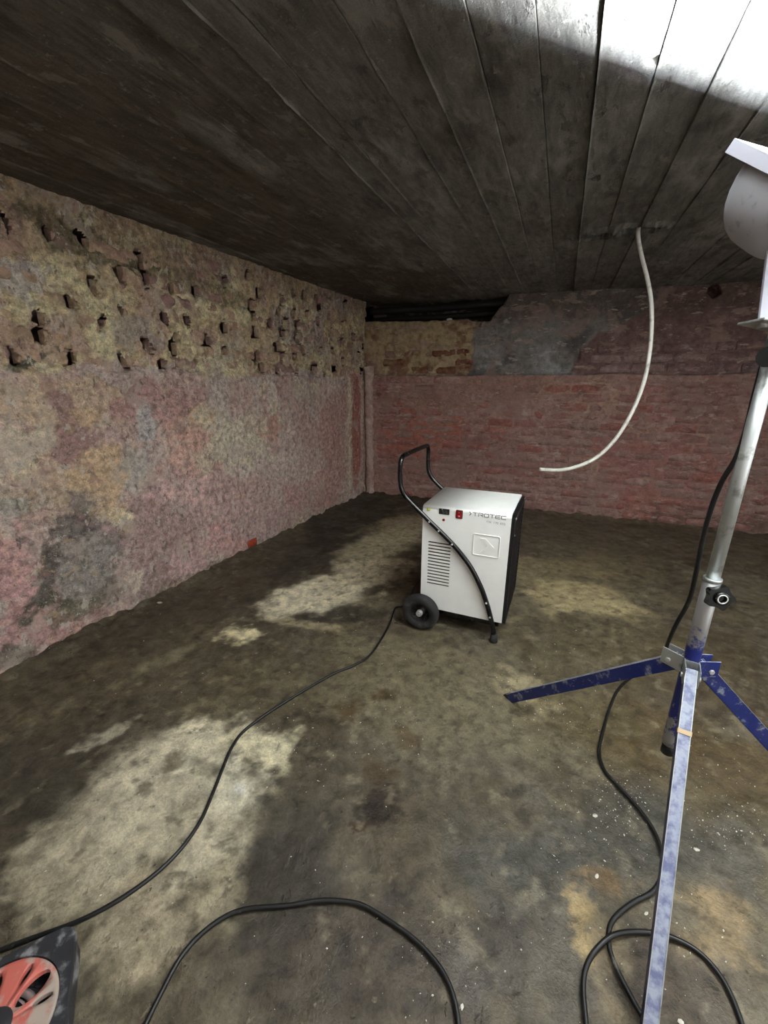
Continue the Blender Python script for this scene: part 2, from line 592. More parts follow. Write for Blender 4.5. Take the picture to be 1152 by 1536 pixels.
# sweeping strokes left by a broom in the wet mud
ang = uu * 0.75 + vv * 0.65
fp.mix((60, 50, 36), sst(0.1, 0.6, n3.f(ang * 1.0 + 0.25 * n1.f(uu, vv, 2, 3), (uu * -0.65 + vv * 0.75) * 0.18, 14, 3)) * 0.35)
patches(fp, on_floor, [
    # damp dark mud, with the shadow along the left wall's base painted in
    (420, 850, 190, 45, -28, (79, 70, 57), 0.85), (520, 790, 110, 40, -22, (58, 53, 45), 0.8), (480, 915, 85, 14, 4, (55, 50, 42), 0.85),
    (600, 755, 120, 16, -4, (63, 57, 45), 0.8), (640, 850, 40, 45, 0, (74, 63, 50), 0.7),
    (70, 1140, 130, 110, -30, (74, 68, 58), 0.85), (60, 1260, 70, 90, 0, (66, 62, 52), 0.7), (200, 1010, 160, 40, -24, (100, 89, 69), 0.6),
    # olive film
    (720, 1050, 220, 60, 20, (112, 104, 82), 0.7), (650, 1000, 120, 50, 0, (104, 95, 74), 0.6), (900, 1080, 130, 50, 12, (92, 80, 54), 0.75),
    (1040, 1130, 170, 60, 20, (84, 70, 46), 0.8), (1080, 1000, 120, 70, 10, (74, 63, 46), 0.75), (900, 960, 110, 40, 5, (90, 80, 58), 0.6),
    # bottom: dark brown and slate
    (560, 1440, 260, 110, 0, (70, 62, 54), 0.85), (420, 1330, 90, 60, -20, (58, 53, 47), 0.85), (770, 1280, 110, 70, 25, (70, 69, 64), 0.8),
    (940, 1250, 110, 70, 20, (74, 73, 67), 0.75), (800, 1440, 120, 70, 10, (80, 75, 68), 0.6), (640, 1230, 120, 70, 10, (80, 72, 58), 0.6),
    (1000, 1470, 100, 60, 10, (70, 60, 50), 0.8), (1120, 1280, 70, 60, 20, (84, 80, 72), 0.7), (500, 1180, 90, 60, 10, (78, 72, 60), 0.6),
    (430, 1250, 50, 80, 20, (62, 58, 52), 0.75), (120, 1480, 70, 60, 0, (66, 60, 50), 0.7),
    # pale dry screed
    (290, 1112, 62, 32, -12, (218, 208, 180), 0.95), (215, 1190, 125, 62, -36, (197, 187, 163), 0.95, dict(rag=0.4)),
    (150, 1285, 130, 60, -30, (185, 175, 151), 0.9), (335, 1175, 52, 62, 8, (208, 201, 177), 0.9), (390, 1115, 52, 30, 10, (211, 201, 170), 0.9),
    (300, 1262, 62, 58, -20, (187, 177, 153), 0.85), (215, 1385, 78, 62, -35, (169, 156, 132), 0.8), (330, 1330, 36, 46, 0, (162, 152, 127), 0.7),
    (90, 1330, 70, 50, -20, (162, 152, 129), 0.75),
    (360, 1182, 9, 9, 0, (218, 215, 204), 0.9, dict(rag=0.2)),
    (478, 888, 78, 20, -12, (220, 210, 182), 1.0), (545, 862, 62, 24, -16, (206, 194, 165), 0.9), (590, 815, 70, 22, -20, (185, 175, 144), 0.85),
    (600, 788, 60, 14, -10, (162, 149, 120), 0.7), (363, 950, 24, 13, -8, (227, 215, 175), 0.95), (150, 1107, 52, 9, -24, (174, 167, 148), 0.85),
    (250, 985, 70, 9, -26, (129, 121, 98), 0.6), (455, 935, 50, 6, 8, (174, 161, 129), 0.6),
    (860, 888, 80, 26, 6, (174, 159, 120), 0.8), (820, 850, 60, 20, 0, (148, 135, 103), 0.7), (900, 850, 100, 22, 5, (111, 100, 74), 0.6),
    (1100, 870, 60, 20, 12, (115, 107, 86), 0.6), (780, 1035, 40, 22, 30, (174, 161, 129), 0.55),
    (868, 1380, 20, 52, -14, (169, 147, 105), 0.8), (1085, 1395, 46, 62, -35, (143, 124, 93), 0.75), (905, 1320, 40, 16, 10, (120, 98, 67), 0.7),
    (910, 1430, 26, 60, -10, (129, 114, 88), 0.6),
    # stains
    (566, 1206, 32, 26, -40, (40, 30, 24), 0.9), (540, 1238, 12, 8, 0, (54, 34, 20), 0.9), (526, 1064, 20, 12, 0, (76, 58, 34), 0.8),
    (576, 1042, 16, 9, 0, (78, 60, 36), 0.8), (610, 1100, 24, 16, 20, (84, 66, 40), 0.6), (575, 1160, 40, 18, 20, (72, 54, 34), 0.6),
    (260, 1140, 22, 12, -30, (100, 90, 70), 0.7), (215, 1180, 16, 9, -20, (92, 84, 68), 0.7), (310, 1150, 24, 12, 0, (110, 102, 84), 0.7),
    (640, 875, 22, 18, 0, (66, 44, 32), 0.8),
])
fm = n3.f(uu, vv, 30, 4)
fp.mix((48, 43, 36), sst(0.45, 0.8, fm) * 0.5)
fp.mix((140, 130, 108), sst(0.5, 0.85, n1.f(uu + 3, vv + 8, 21, 4)) * 0.35)
floor = new_obj('floor', grid_mesh('floor', np.stack([uu, vv, hf], -1), fp.col), None, M_FLOOR)
tag(floor, 'dark muddy cellar floor with pale dry patches and damp stains', None, kind='structure')

# --- left wall
n4, n5, n6 = Noise(14), Noise(15), Noise(16)
U = axis([(YF, 0.45, 0.1), (0.45, 2.2, 0.0075), (2.2, 4.12, 0.0095)])
V = axis([(-0.05, LEDGE - 0.02, 0.0085), (LEDGE - 0.02, LEDGE + 0.02, 0.005), (LEDGE + 0.02, 1.985, 0.0075)])
uu, vv = np.meshgrid(U, V, indexing='ij')
ledge = LEDGE + 0.022 * n4.f(uu, uu * 0, 2.5, 4) + 0.014 * n5.f(uu, vv, 14, 4)
upper = sst(ledge - 0.004, ledge + 0.004, vv)
w = 0.016 + 0.007 * n4.f(uu, vv, 3.0, 4) + 0.005 * n5.f(uu, vv, 18, 4)                     # plaster below
flake = sst(0.1, 0.16, n6.f(uu, vv, 2.6, 5))
w = w - 0.008 * flake
wu = 0.004 + 0.010 * n6.f(uu, vv, 9, 4) + 0.007 * n5.f(uu, vv, 30, 3)                       # rough mortar above
# pockets where the joints have fallen out
left_bricks = []
hole = np.zeros_like(w)
rnd = random.Random(4)
z = LEDGE + 0.012
row = 0
while z < 1.93:
    hh = 0.066 + rnd.uniform(-0.006, 0.006)
    y = 0.5 + rnd.uniform(0, 0.2)
    while y < 4.0:
        ln = rnd.choice((0.115, 0.115, 0.2, 0.235)) + rnd.uniform(-0.01, 0.01)
        left_bricks.append((y + ln / 2, z + hh / 2, ln, hh))
        gap = 0.014
        if rnd.random() < 0.58 and z < 1.84:
            gap = rnd.uniform(0.024, 0.044) * (1.0 if y < 1.8 else 1.45)
            hy, hz = y + ln + gap / 2, z + hh * rnd.uniform(0.2, 0.8)
            a, b = gap * rnd.uniform(0.5, 0.75), rnd.uniform(0.022, 0.045)
            t = rnd.uniform(-0.7, 0.7)
            s = np.abs(uu - hy) < 0.12
            du, dv = uu[s] - hy, vv[s] - hz
            p = du * math.cos(t) + dv * math.sin(t)
            q = -du * math.sin(t) + dv * math.cos(t)
            r = np.sqrt((p / a) ** 2 + (q / b) ** 2) + 0.5 * n6.f(uu[s], vv[s], 34, 3)
            hole[s] = np.maximum(hole[s], 1 - sst(0.55, 1.3, r))
        y += ln + gap
    z += hh + 0.014
    row += 1
w = w * (1 - upper) + wu * upper
lp = Paint(uu, vv, (186, 160, 150), 7)
lp.mix((194, 168, 142), sst(0.0, 0.7, n4.f(uu + 4, vv, 2.2, 5)) * 0.6)
lp.mix((172, 134, 128), sst(0.05, 0.5, n5.f(uu + 9, vv, 1.9, 5)) * 0.7)
lp.mix((176, 166, 160), sst(0.25, 0.6, n6.f(uu + 2, vv + 3, 3.0, 5)) * 0.6)
lp.mix((206, 190, 160), sst(0.35, 0.6, n4.f(uu, vv + 6, 7.0, 5)) * 0.5)
lp.mix((204, 192, 182), flake * 0.38)
streak = sst(0.25, 0.6, n5.f(uu * 1.0 + 0.05 * n4.f(uu, vv, 6, 3), vv * 0.16 + 7, 16, 4))
lp.mix((210, 200, 192), streak * sst(1.6, 2.6, uu) * 0.5)
lp.mix((150, 120, 114), sst(0.3, 0.6, n6.f(uu + 11, vv * 0.2, 13, 4)) * 0.4)
P_, T_, O_, GR, MV, CRM = (186, 146, 138), (194, 170, 142), (198, 170, 138), (174, 168, 162), (156, 138, 136), (206, 196, 172)
patches(lp, on_left, [
    (90, 600, 110, 30, 4, T_, 0.7), (255, 605, 62, 38, 0, (172, 136, 130), 0.9), (110, 655, 44, 52, 0, (150, 118, 114), 0.85),
    (300, 622, 22, 16, 0, O_, 0.8), (30, 670, 44, 40, 0, CRM, 0.6), (152, 705, 44, 42, 20, O_, 0.85), (205, 700, 24, 40, 10, GR, 0.75),
    (217, 632, 14, 28, 0, (176, 174, 174), 0.7), (280, 690, 56, 50, 0, (200, 160, 146), 0.8), (282, 742, 44, 38, 0, (208, 174, 168), 0.85),
    (365, 665, 52, 50, 0, CRM, 0.75), (410, 652, 16, 26, 0, (184, 134, 122), 0.75), (460, 640, 36, 46, 0, (178, 148, 142), 0.7),
    (500, 670, 16, 70, 0, (182, 142, 134), 0.7), (440, 720, 40, 46, 0, (196, 178, 170), 0.8), (350, 745, 60, 50, 0, (186, 154, 150), 0.7),
    (130, 628, 22, 14, 0, O_, 0.7), (40, 745, 60, 22, 0, (168, 150, 132), 0.8), (20, 760, 40, 14, 0, (146, 150, 140), 0.6),
    # grey cement low down
    (150, 825, 100, 62, -10, (136, 126, 120), 0.95), (120, 790, 46, 18, -10, (98, 90, 86), 0.85), (130, 860, 46, 46, 0, (148, 140, 134), 0.8),
    (70, 860, 16, 46, 10, (92, 84, 78), 0.85), (70, 915, 50, 20, -10, (84, 80, 68), 0.9), (18, 850, 38, 52, 0, (194, 154, 150), 0.95, dict(soft=0.15)),
    (48, 945, 48, 26, -20, (178, 142, 138), 0.95, dict(soft=0.15)), (15, 985, 40, 14, -25, (104, 98, 84), 0.8),
    (248, 815, 66, 64, 0, (166, 138, 136), 0.85), (290, 850, 28, 34, 0, (198, 166, 162), 0.9, dict(soft=0.15)), (230, 880, 30, 26, -25, (150, 126, 122), 0.7),
    (175, 775, 15, 13, 0, (214, 204, 176), 0.95), (165, 770, 34, 16, 0, O_, 0.6), (345, 815, 26, 30, 0, (200, 158, 152), 0.8),
    (400, 770, 44, 34, -20, (188, 160, 156), 0.8), (470, 740, 40, 26, -20, (192, 150, 144), 0.7), (130, 905, 70, 12, -25, (110, 102, 84), 0.7),
    (280, 870, 60, 8, -26, (130, 120, 102), 0.6), (524, 650, 3, 110, 0, (206, 194, 172), 0.95, dict(rag=0.15)), (534, 650, 7, 90, 0, (160, 104, 92), 0.95, dict(rag=0.15)),
])
# the rough upper band: mortar smeared over bricks
up = Paint(uu, vv, (184, 164, 132), 9)
up.mix((206, 194, 158), sst(0.0, 0.4, n5.f(uu, vv, 8, 6)) * 0.85)
up.mix((164, 134, 124), sst(0.1, 0.5, n4.f(uu + 1, vv + 1, 5, 5)) * 0.7)
up.mix((150, 144, 144), sst(0.2, 0.6, n6.f(uu + 1, vv + 8, 2.4, 4)) * 0.5)
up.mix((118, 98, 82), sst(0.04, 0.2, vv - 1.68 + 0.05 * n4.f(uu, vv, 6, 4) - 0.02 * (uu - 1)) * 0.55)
patches(up, on_left, [(140, 380, 60, 20, 22, (84, 80, 60), 0.7), (210, 405, 30, 12, 20, (72, 74, 58), 0.8), (75, 330, 60, 16, 20, (78, 70, 54), 0.7),
                      (300, 430, 90, 16, 22, (110, 100, 74), 0.6), (30, 420, 40, 40, 0, (176, 172, 172), 0.6), (40, 545, 34, 8, -25, (70, 72, 58), 0.8)])
cb = sst(-0.015, 0.015, vv - LEDGE + 0.05 * n5.f(uu + 3, vv, 3.2, 6) - 0.01)
m = cb[..., None]
lcol = lp.col * (1 - m) + up.col * m
w = w - 0.05 * hole * upper
wall_left = new_obj('wall_left', grid_mesh('wall_left', np.stack([XL - 0.012 + w, uu, vv], -1), lcol, gone=(hole * upper > 0.5)), None, M_PLASTER)
tag(wall_left, 'long cellar wall with peeling pink plaster below and rough mortared brick above', None, kind='structure')

mb = MB()                                                  # the wall's core behind the open joints
mb.box((XL - 0.33, 2.1, 1.0), (0.04, 4.6, 2.2))
mb.build('wall_core', M_BRICK_ROSE, wall_left)

def rough_brick(name, seed, irr, nx=5, nz=3):
    """unit brick: face towards +y, x and z within -0.5..0.5, y from -1 to 0"""
    rs = np.random.RandomState(seed)
    bm = bmesh.new()
    xs = np.linspace(-0.5, 0.5, nx)
    zs = np.linspace(-0.5, 0.5, nz)
    F = {}
    for i, x in enumerate(xs):
        for k, zz in enumerate(zs):
            edge = i in (0, nx - 1) or k in (0, nz - 1)
            cor = i in (0, nx - 1) and k in (0, nz - 1)
            yy = -rs.uniform(0, 0.16 * irr) - (0.10 if edge else 0) - (0.10 if cor else 0)
            F[i, k] = bm.verts.new((x * (0.96 if edge else 1) + rs.uniform(-1, 1) * 0.02 * irr, yy, zz * (0.95 if edge else 1) + rs.uniform(-1, 1) * 0.06 * irr))
    for i in range(nx - 1):
        for k in range(nz - 1):
            bm.faces.new((F[i, k], F[i, k + 1], F[i + 1, k + 1], F[i + 1, k])).smooth = True
    ring = [(i, 0) for i in range(nx)] + [(nx - 1, k) for k in range(1, nz)] + [(i, nz - 1) for i in range(nx - 2, -1, -1)] + [(0, k) for k in range(nz - 2, 0, -1)]
    bk = []
    for i, k in ring:
        bk.append(bm.verts.new((xs[i], -1.0, zs[k])))
    n = len(ring)
    for a in range(n):
        b = (a + 1) % n
        bm.faces.new((F[ring[a]], F[ring[b]], bk[b], bk[a])).smooth = False
    bm.faces.new(bk[::-1])
    bmesh.ops.recalc_face_normals(bm, faces=bm.faces)
    me = bpy.data.meshes.new(name)
    bm.to_mesh(me)
    bm.free()
    me.materials.append(None)
    return me

BR_ROUGH = [rough_brick('rough_brick', 20 + k, 1.9) for k in range(8)]
BR_FLAT = [rough_brick('painted_brick', 60 + k, 0.9) for k in range(8)]

def lay(parent, me, mat, loc, size, rz, tilt=0.0, name='brick'):
    o = bpy.data.objects.new(name, me)
    COL.objects.link(o)
    o.parent = parent
    o.location = loc
    o.scale = size
    o.rotation_euler = (0, tilt, rz)
    o.material_slots[0].link = 'OBJECT'
    o.material_slots[0].material = mat
    return o

for (y, z, ln, hh) in left_bricks:
    if y - ln / 2 < 0.55 or z > 1.92: continue
    if rnd.random() < 0.12: continue
    pr = rnd.uniform(-0.006, 0.010)
    # wall_left faces +x: brick face +y turned to +x
    lay(wall_left, rnd.choice(BR_ROUGH), rnd.choice((M_BRICK_TAN, M_BRICK_ROSE, M_BRICK_TAN)), (XL - 0.012 + pr + 0.006, y, z), (ln, 0.05, hh), -math.pi / 2, rnd.uniform(-0.03, 0.03))
p = at_x(380, 815, XL + 0.012)
lay(wall_left, BR_FLAT[0], M_BRICK_RED, (XL + 0.014, p[1], p[2]), (0.10, 0.05, 0.07), -math.pi / 2)

# --- back wall, in its own coordinates: u along, v up, w out into the room
n7, n8, n9 = Noise(24), Noise(25), Noise(26)
U = axis([(-0.02, 3.85, 0.0105), (3.85, 4.85, 0.1)])
V = axis([(-0.05, LEDGE - 0.02, 0.012), (LEDGE - 0.02, LEDGE + 0.02, 0.005), (LEDGE + 0.02, 2.0, 0.0095)])
uu, vv = np.meshgrid(U, V, indexing='ij')
ledge = LEDGE + 0.008 * n7.f(uu, uu * 0, 2.5, 4) + 0.004 * n8.f(uu, vv, 20, 3)
upper = sst(ledge - 0.004, ledge + 0.004, vv)
s0 = on_back(541, 481)
s1 = on_back(737, 479)
slot_r = on_back(752, 458)
c0, c1 = on_back(718, 560), on_back(862, 560)
e0 = on_back(1072, 437)
wl = 0.018 + 0.004 * n7.f(uu, vv, 3, 4) + 0.002 * n8.f(uu, vv, 20, 3)
wu = -0.006 + 0.006 * n9.f(uu, vv, 6, 4) + 0.0035 * n8.f(uu, vv, 26, 3)
rough_zone = (1 - sst(c0[0] - 0.03, c0[0] + 0.03, uu + 0.16 * n9.f(uu, vv, 4, 6))) * upper
cem_zone = sst(c0[0] - 0.03, c0[0] + 0.03, uu + 0.16 * n9.f(uu, vv, 4, 6)) * (1 - sst(c1[0] - 0.02, c1[0] + 0.02, uu - np.maximum(vv - 1.48, 0) * 1.5 + 0.10 * n7.f(uu, vv, 5, 6)))
wu = wu + 0.014 * cem_zone
wu = wu + rough_zone * (0.016 * n9.f(uu, vv, 11, 4))
wb = wl * (1 - upper) + wu * upper
low = s0[1] + (s1[1] - s0[1]) * uu / max(s1[0], 0.1) + 0.012 * n9.f(uu, vv, 6, 4)
right = s1[0] + (slot_r[0] - s1[0]) * np.clip((vv - s1[1]) / (slot_r[1] - s1[1]), 0, 1.5) + 0.02 * n8.f(uu, vv, 7, 3)
slot = sst(low - 0.006, low + 0.006, vv) * (1 - sst(right - 0.008, right + 0.008, uu))
r = np.sqrt((uu - e0[0]) ** 2 + ((vv - e0[1]) * 0.9) ** 2) + 0.012 * n9.f(uu, vv, 12, 3)
eye = 1 - sst(0.036, 0.046, r)
gash = 1 - sst(0.8, 1.1, np.sqrt(((uu - c1[0] - 0.01) / 0.014) ** 2 + ((vv - 1.43) / 0.06) ** 2) + 0.4 * n9.f(uu, vv, 16, 3))
wb = wb - 0.26 * slot - 0.16 * eye - 0.03 * gash
bp = Paint(uu, vv, (164, 132, 124), 19)
bp.mix((140, 98, 90), sst(0, 0.6, n7.f(uu, vv, 2, 5)) * 0.7)
bp.mix((166, 132, 116), sst(0.15, 0.6, n8.f(uu, vv, 5, 5)) * 0.6)
patches(bp, on_back, [(700, 590, 150, 26, 0, (150, 118, 104), 0.7), (640, 660, 70, 30, 0, (168, 100, 84), 0.7), (900, 600, 80, 30, 0, (168, 136, 118), 0.6),
                      (740, 680, 60, 40, 0, (146, 112, 108), 0.6), (1060, 600, 90, 40, 0, (128, 92, 88), 0.7), (950, 700, 110, 50, 0, (152, 96, 88), 0.6),
                      (1060, 780, 90, 16, 5, (96, 74, 66), 0.6), (780, 770, 90, 10, 6, (120, 90, 78), 0.6)])
bu = Paint(uu, vv, (116, 92, 88), 29)
bu.mix((128, 102, 98), sst(0.1, 0.5, n9.f(uu, vv, 4, 5)) * 0.6)
rz_ = rough_zone[..., None]
ru = Paint(uu, vv, (168, 148, 116), 39)
ru.mix((128, 92, 70), sst(0.0, 0.4, n8.f(uu + 3, vv, 9, 5)) * 0.8)
bu.col = bu.col * (1 - rz_) + ru.col * rz_
bu.mix((126, 122, 118), cem_zone)
bu.mix((150, 150, 152), cem_zone * sst(0.0, 0.5, n7.f(uu, vv + 4, 4, 4)) * (1 - sst(1.4, 1.55, vv)))
bu.mix((84, 82, 82), cem_zone * sst(0.0, 0.5, n8.f(uu + 8, vv + 4, 4, 4)) * 0.8)
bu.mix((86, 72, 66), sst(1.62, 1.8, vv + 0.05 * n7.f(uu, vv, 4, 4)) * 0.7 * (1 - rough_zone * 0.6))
bu.mix((90, 84, 82), (1 - sst(0.0, 0.03, vv - ledge)) * 0.5)
bu.mix((60, 56, 54), slot * 1.0)
m = upper[..., None]
bcol = bp.col * (1 - m) + bu.col * m
Pb = np.stack([B0[0] + BD[0] * uu + BN[0] * wb, B0[1] + BD[1] * uu + BN[1] * wb, vv], -1)
wall_back = new_obj('wall_back', grid_mesh('wall_back', Pb, bcol, flip=True), None, M_BACK)
tag(wall_back, 'end wall of pink painted brick with a ledge, grey cement patch and dark slot', None, kind='structure')

RB = math.atan2(BD[1], BD[0])
nb = 0
rnd = random.Random(9)

def back_brick(u, v, ln, hh, wout, me, mat, depth):
    global nb
    if nb >= 299: return
    nb += 1
    x = B0[0] + BD[0] * u + BN[0] * wout
    y = B0[1] + BD[1] * u + BN[1] * wout
    lay(wall_back, me, mat, (x, y, v), (ln, depth, hh), RB + math.pi, rnd.uniform(-0.012, 0.012))

z = 0.012
row = 0
rows = []
while z < LEDGE - 0.06:
    u = 0.13 + (0.0 if row % 2 else -0.06)
    while u < 3.55:
        ln = (0.232 if (row % 3) else rnd.choice((0.232, 0.112))) + rnd.uniform(-0.006, 0.006)
        rows.append((u + ln / 2, z + 0.033, ln, 0.066 + rnd.uniform(-0.003, 0.003)))
        u += ln + 0.013
    z += 0.0785
    row += 1
for (u, v, ln, hh) in rows:
    lo = 0.13
    a, b = max(u - ln / 2, lo), u + ln / 2
    if b - a < 0.05: continue
    back_brick((a + b) / 2, v, b - a, hh, 0.0265 + rnd.uniform(-0.006, 0.003), rnd.choice(BR_FLAT), rnd.choice((M_BRICK_PINK, M_BRICK_PINK, M_BRICK_PINK2, M_BRICK_PINK3)), 0.04)
# exposed brickwork above the ledge
z = LEDGE + 0.02
row = 0
while z < 1.80:
    u = 0.14 + rnd.uniform(0, 0.1)
    while u < 3.5:
        ln = rnd.choice((0.112, 0.21, 0.232)) + rnd.uniform(-0.008, 0.008)
        uc = u + ln / 2
        v = z + 0.032
        if uc < c0[0] - 0.08 and v < 1.70 and rnd.random() < 0.85:
            back_brick(uc, v, ln, 0.064, 0.006 + rnd.uniform(-0.010, 0.012), rnd.choice(BR_ROUGH), rnd.choice((M_BRICK_ROUGH, M_BRICK_ROUGH, M_BRICK_ROSE)), 0.06)
        elif uc > c1[0] + 0.11 + max(0, v - 1.48) * 1.5 and v < 1.74 and not (abs(uc - e0[0]) < 0.2 and v > 1.72):
            back_brick(uc, v, ln, 0.064, 0.006 + rnd.uniform(-0.006, 0.007), rnd.choice(BR_FLAT), rnd.choice((M_BRICK_MAUVE, M_BRICK_MAUVE, M_BRICK_MAUVE2)), 0.04)
        u += ln + 0.014
    z += 0.0775
    row += 1


# --- unseen walls behind and beside the camera, placed and toned for bounce light
for nm, pts, lab in (('unseen_wall_right', [(XR, YF), (XR, 4.4)], 'unseen cellar wall beyond the lamp stand'), ('unseen_wall_front', [(XL, YF), (XR, YF)], 'unseen cellar wall behind the viewpoint')):
    t = np.linspace(0, 1, 60)
    zz = np.linspace(-0.05, 2.0, 24)
    tt, zg = np.meshgrid(t, zz, indexing='ij')
    x = pts[0][0] + (pts[1][0] - pts[0][0]) * tt
    y = pts[0][1] + (pts[1][1] - pts[0][1]) * tt
    d = 0.01 * n7.f(tt * 4, zg, 3, 4)
    if nm == 'unseen_wall_right': x = x + d
    else: y = y + d
    col = np.empty(tt.shape + (3,))
    col[:] = lin((225, 220, 212) if nm == 'unseen_wall_right' else (165, 150, 140))
    o = new_obj(nm, grid_mesh(nm, np.stack([x, y, zg], -1), col), None, M_PLASTER)
    tag(o, lab, None, kind='structure')

# --- plastered strip in the far corner
mb = MB()
prof = []
for k in range(60):
    zz = -0.02 + 1.37 * k / 59
    prof.append((zz, 0.045 + 0.006 * math.sin(k * 1.3) + (0.012 if k > 55 else 0)))
mb.tube([(XL + 0.055 + 0.004 * math.sin(i * 0.7), yb(XL) - 0.03, zz) for i, (zz, rr) in enumerate(prof)], [r for _, r in prof], 14)
trim = mb.build('trim_1', surface('pale_pink_render', 30, 150, 0.22, 0.9, 0.6, attr=False, color=(L(184, 160, 152), L(168, 138, 130), L(198, 184, 174))))
tag(trim, 'pale plastered upright strip in the far corner', None, kind='structure')

# --- ceiling: strips of concrete cast on boards
nA, nB, nC = Noise(34), Noise(35), Noise(36)
SL = -0.045
def x0_of(px, py):
    p = on_ceil(px, py)
    return p[0] - SL * (p[1] - 1.0)
J = sorted([x0_of(*q) for q in ((198, 16), (292, 10), (365, 20), (500, 0), (593, 0), (697, 0), (803, 0), (907, 0), (1015, 0), (1083, 94))])
js = [J[0]]
for j in J[1:]:
    if j - js[-1] > 0.045: js.append(j)
rnd = random.Random(21)
while js[0] > XL - 0.1:
    js.insert(0, js[0] - rnd.choice((0.125, 0.145, 0.165)))
while js[-1] < XR + 0.35:
    js.append(js[-1] + rnd.choice((0.115, 0.13, 0.15)))
ceiling = empty('ceiling', (0, 0, 0))
tag(ceiling, 'low concrete ceiling cast in long boards', None, kind='structure')
pock = [(on_ceil(895, 351), 0.075, 0.050, 0.06), (on_ceil(960, 341), 0.085, 0.045, 0.07), (on_ceil(976, 95), 0.016, 0.008, 0.02), (on_ceil(888, 266), 0.03, 0.02, 0.03),
        (on_ceil(545, 183), 0.03, 0.014, 0.014), (on_ceil(1000, 390), 0.04, 0.03, 0.03), (on_ceil(640, 310), 0.03, 0.05, 0.012), (on_ceil(560, 230), 0.03, 0.08, 0.01)]
spot = on_ceil(1072, 73)
Vc = axis([(YF - 0.05, 0.55, 0.12), (0.55, 4.36, 0.011)])
for k in range(len(js) - 1):
    a, b = js[k] + 0.0008, js[k + 1] - 0.0008
    f = np.array([0, 0, 0.015, 0.035, 0.06, 0.1, 0.16, 0.22, 0.28, 0.34, 0.4, 0.46, 0.52, 0.58, 0.64, 0.7, 0.76, 0.82, 0.88, 0.93, 0.96, 0.985, 1.0, 1.0])
    ff, yy = np.meshgrid(f, Vc, indexing='ij')
    xx = a + (b - a) * ff + SL * (yy - 1.0)
    # keep the strips inside the room
    off = rnd.uniform(-0.0045, 0.0045)
    tilt = rnd.uniform(-0.003, 0.003)
    zz = zc(xx) + off + tilt * (ff - 0.5) * 2 + 0.002 * nA.f(xx, yy * 0.3, 14, 4) + 0.0012 * nB.f(xx, yy, 30, 3)
    fin = max(0.0, rnd.uniform(-0.004, 0.008))
    zz = zz - fin * (1 - sst(0.0, 0.04, ff)) * (0.6 + 0.6 * nB.f(xx * 0, yy, 5, 3))
    zz = zz + 0.005 * (1 - sst(0.0, 0.02, 1 - ff)) * sst(-0.2, 0.4, nA.f(xx * 0 + k, yy, 1.5, 3))
    for c, rx, ry, dp in pock:
        q = np.sqrt(((xx - c[0]) / rx) ** 2 + ((yy - c[1]) / ry) ** 2) + 0.35 * nC.f(xx, yy, 30, 3)
        zz = zz + dp * (1 - sst(0.6, 1.1, q)) - min(0.020, dp * 0.32) * (sst(0.8, 1.15, q) - sst(1.15, 1.8, q))
    zz[0] = zz[1] + 0.03
    zz[-1] = zz[-2] + 0.03
    base = (114, 112, 107) if rnd.random() < 0.6 else (104, 102, 97)
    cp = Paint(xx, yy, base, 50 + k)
    cp.mix((84, 75, 64), sst(-0.2, 0.8, -xx * 0.6 - 0.15 + 0.5 * nA.f(xx, yy, 1.2, 4)) * 0.9)  # darker brown towards the left: light falloff put into the colour
    cp.mix((142, 141, 136), sst(0.1, 0.7, nC.f(xx, yy * 0.4, 6, 5)) * 0.5)
    cp.mix((70, 66, 60), sst(0.3, 0.8, nB.f(xx, yy * 0.5, 9, 5)) * 0.6)
    q = np.sqrt(((xx - spot[0]) / 0.022) ** 2 + ((yy - spot[1]) / 0.014) ** 2) + 0.7 * nC.f(xx, yy, 45, 3)
    cp.mix((180, 122, 56), (1 - sst(0.7, 1.1, q)) * 0.9)
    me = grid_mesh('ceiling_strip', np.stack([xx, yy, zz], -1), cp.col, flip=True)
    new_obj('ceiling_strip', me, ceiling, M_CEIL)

# ------------------------------------------------------------------ dehumidifier
DA = math.radians(1.3)
DW, DD, DZ0, DZ1 = 0.41, 0.40, 0.10, 0.642
FL = np.array([-0.222 - DW * math.cos(DA), 1.80 - DW * math.sin(DA), 0.0])
deh = empty('dehumidifier', FL, DA)
tag(deh, 'white boxy dehumidifier on two wheels with black tubular push handle', 'dehumidifier')
ID = Matrix.Identity(4)

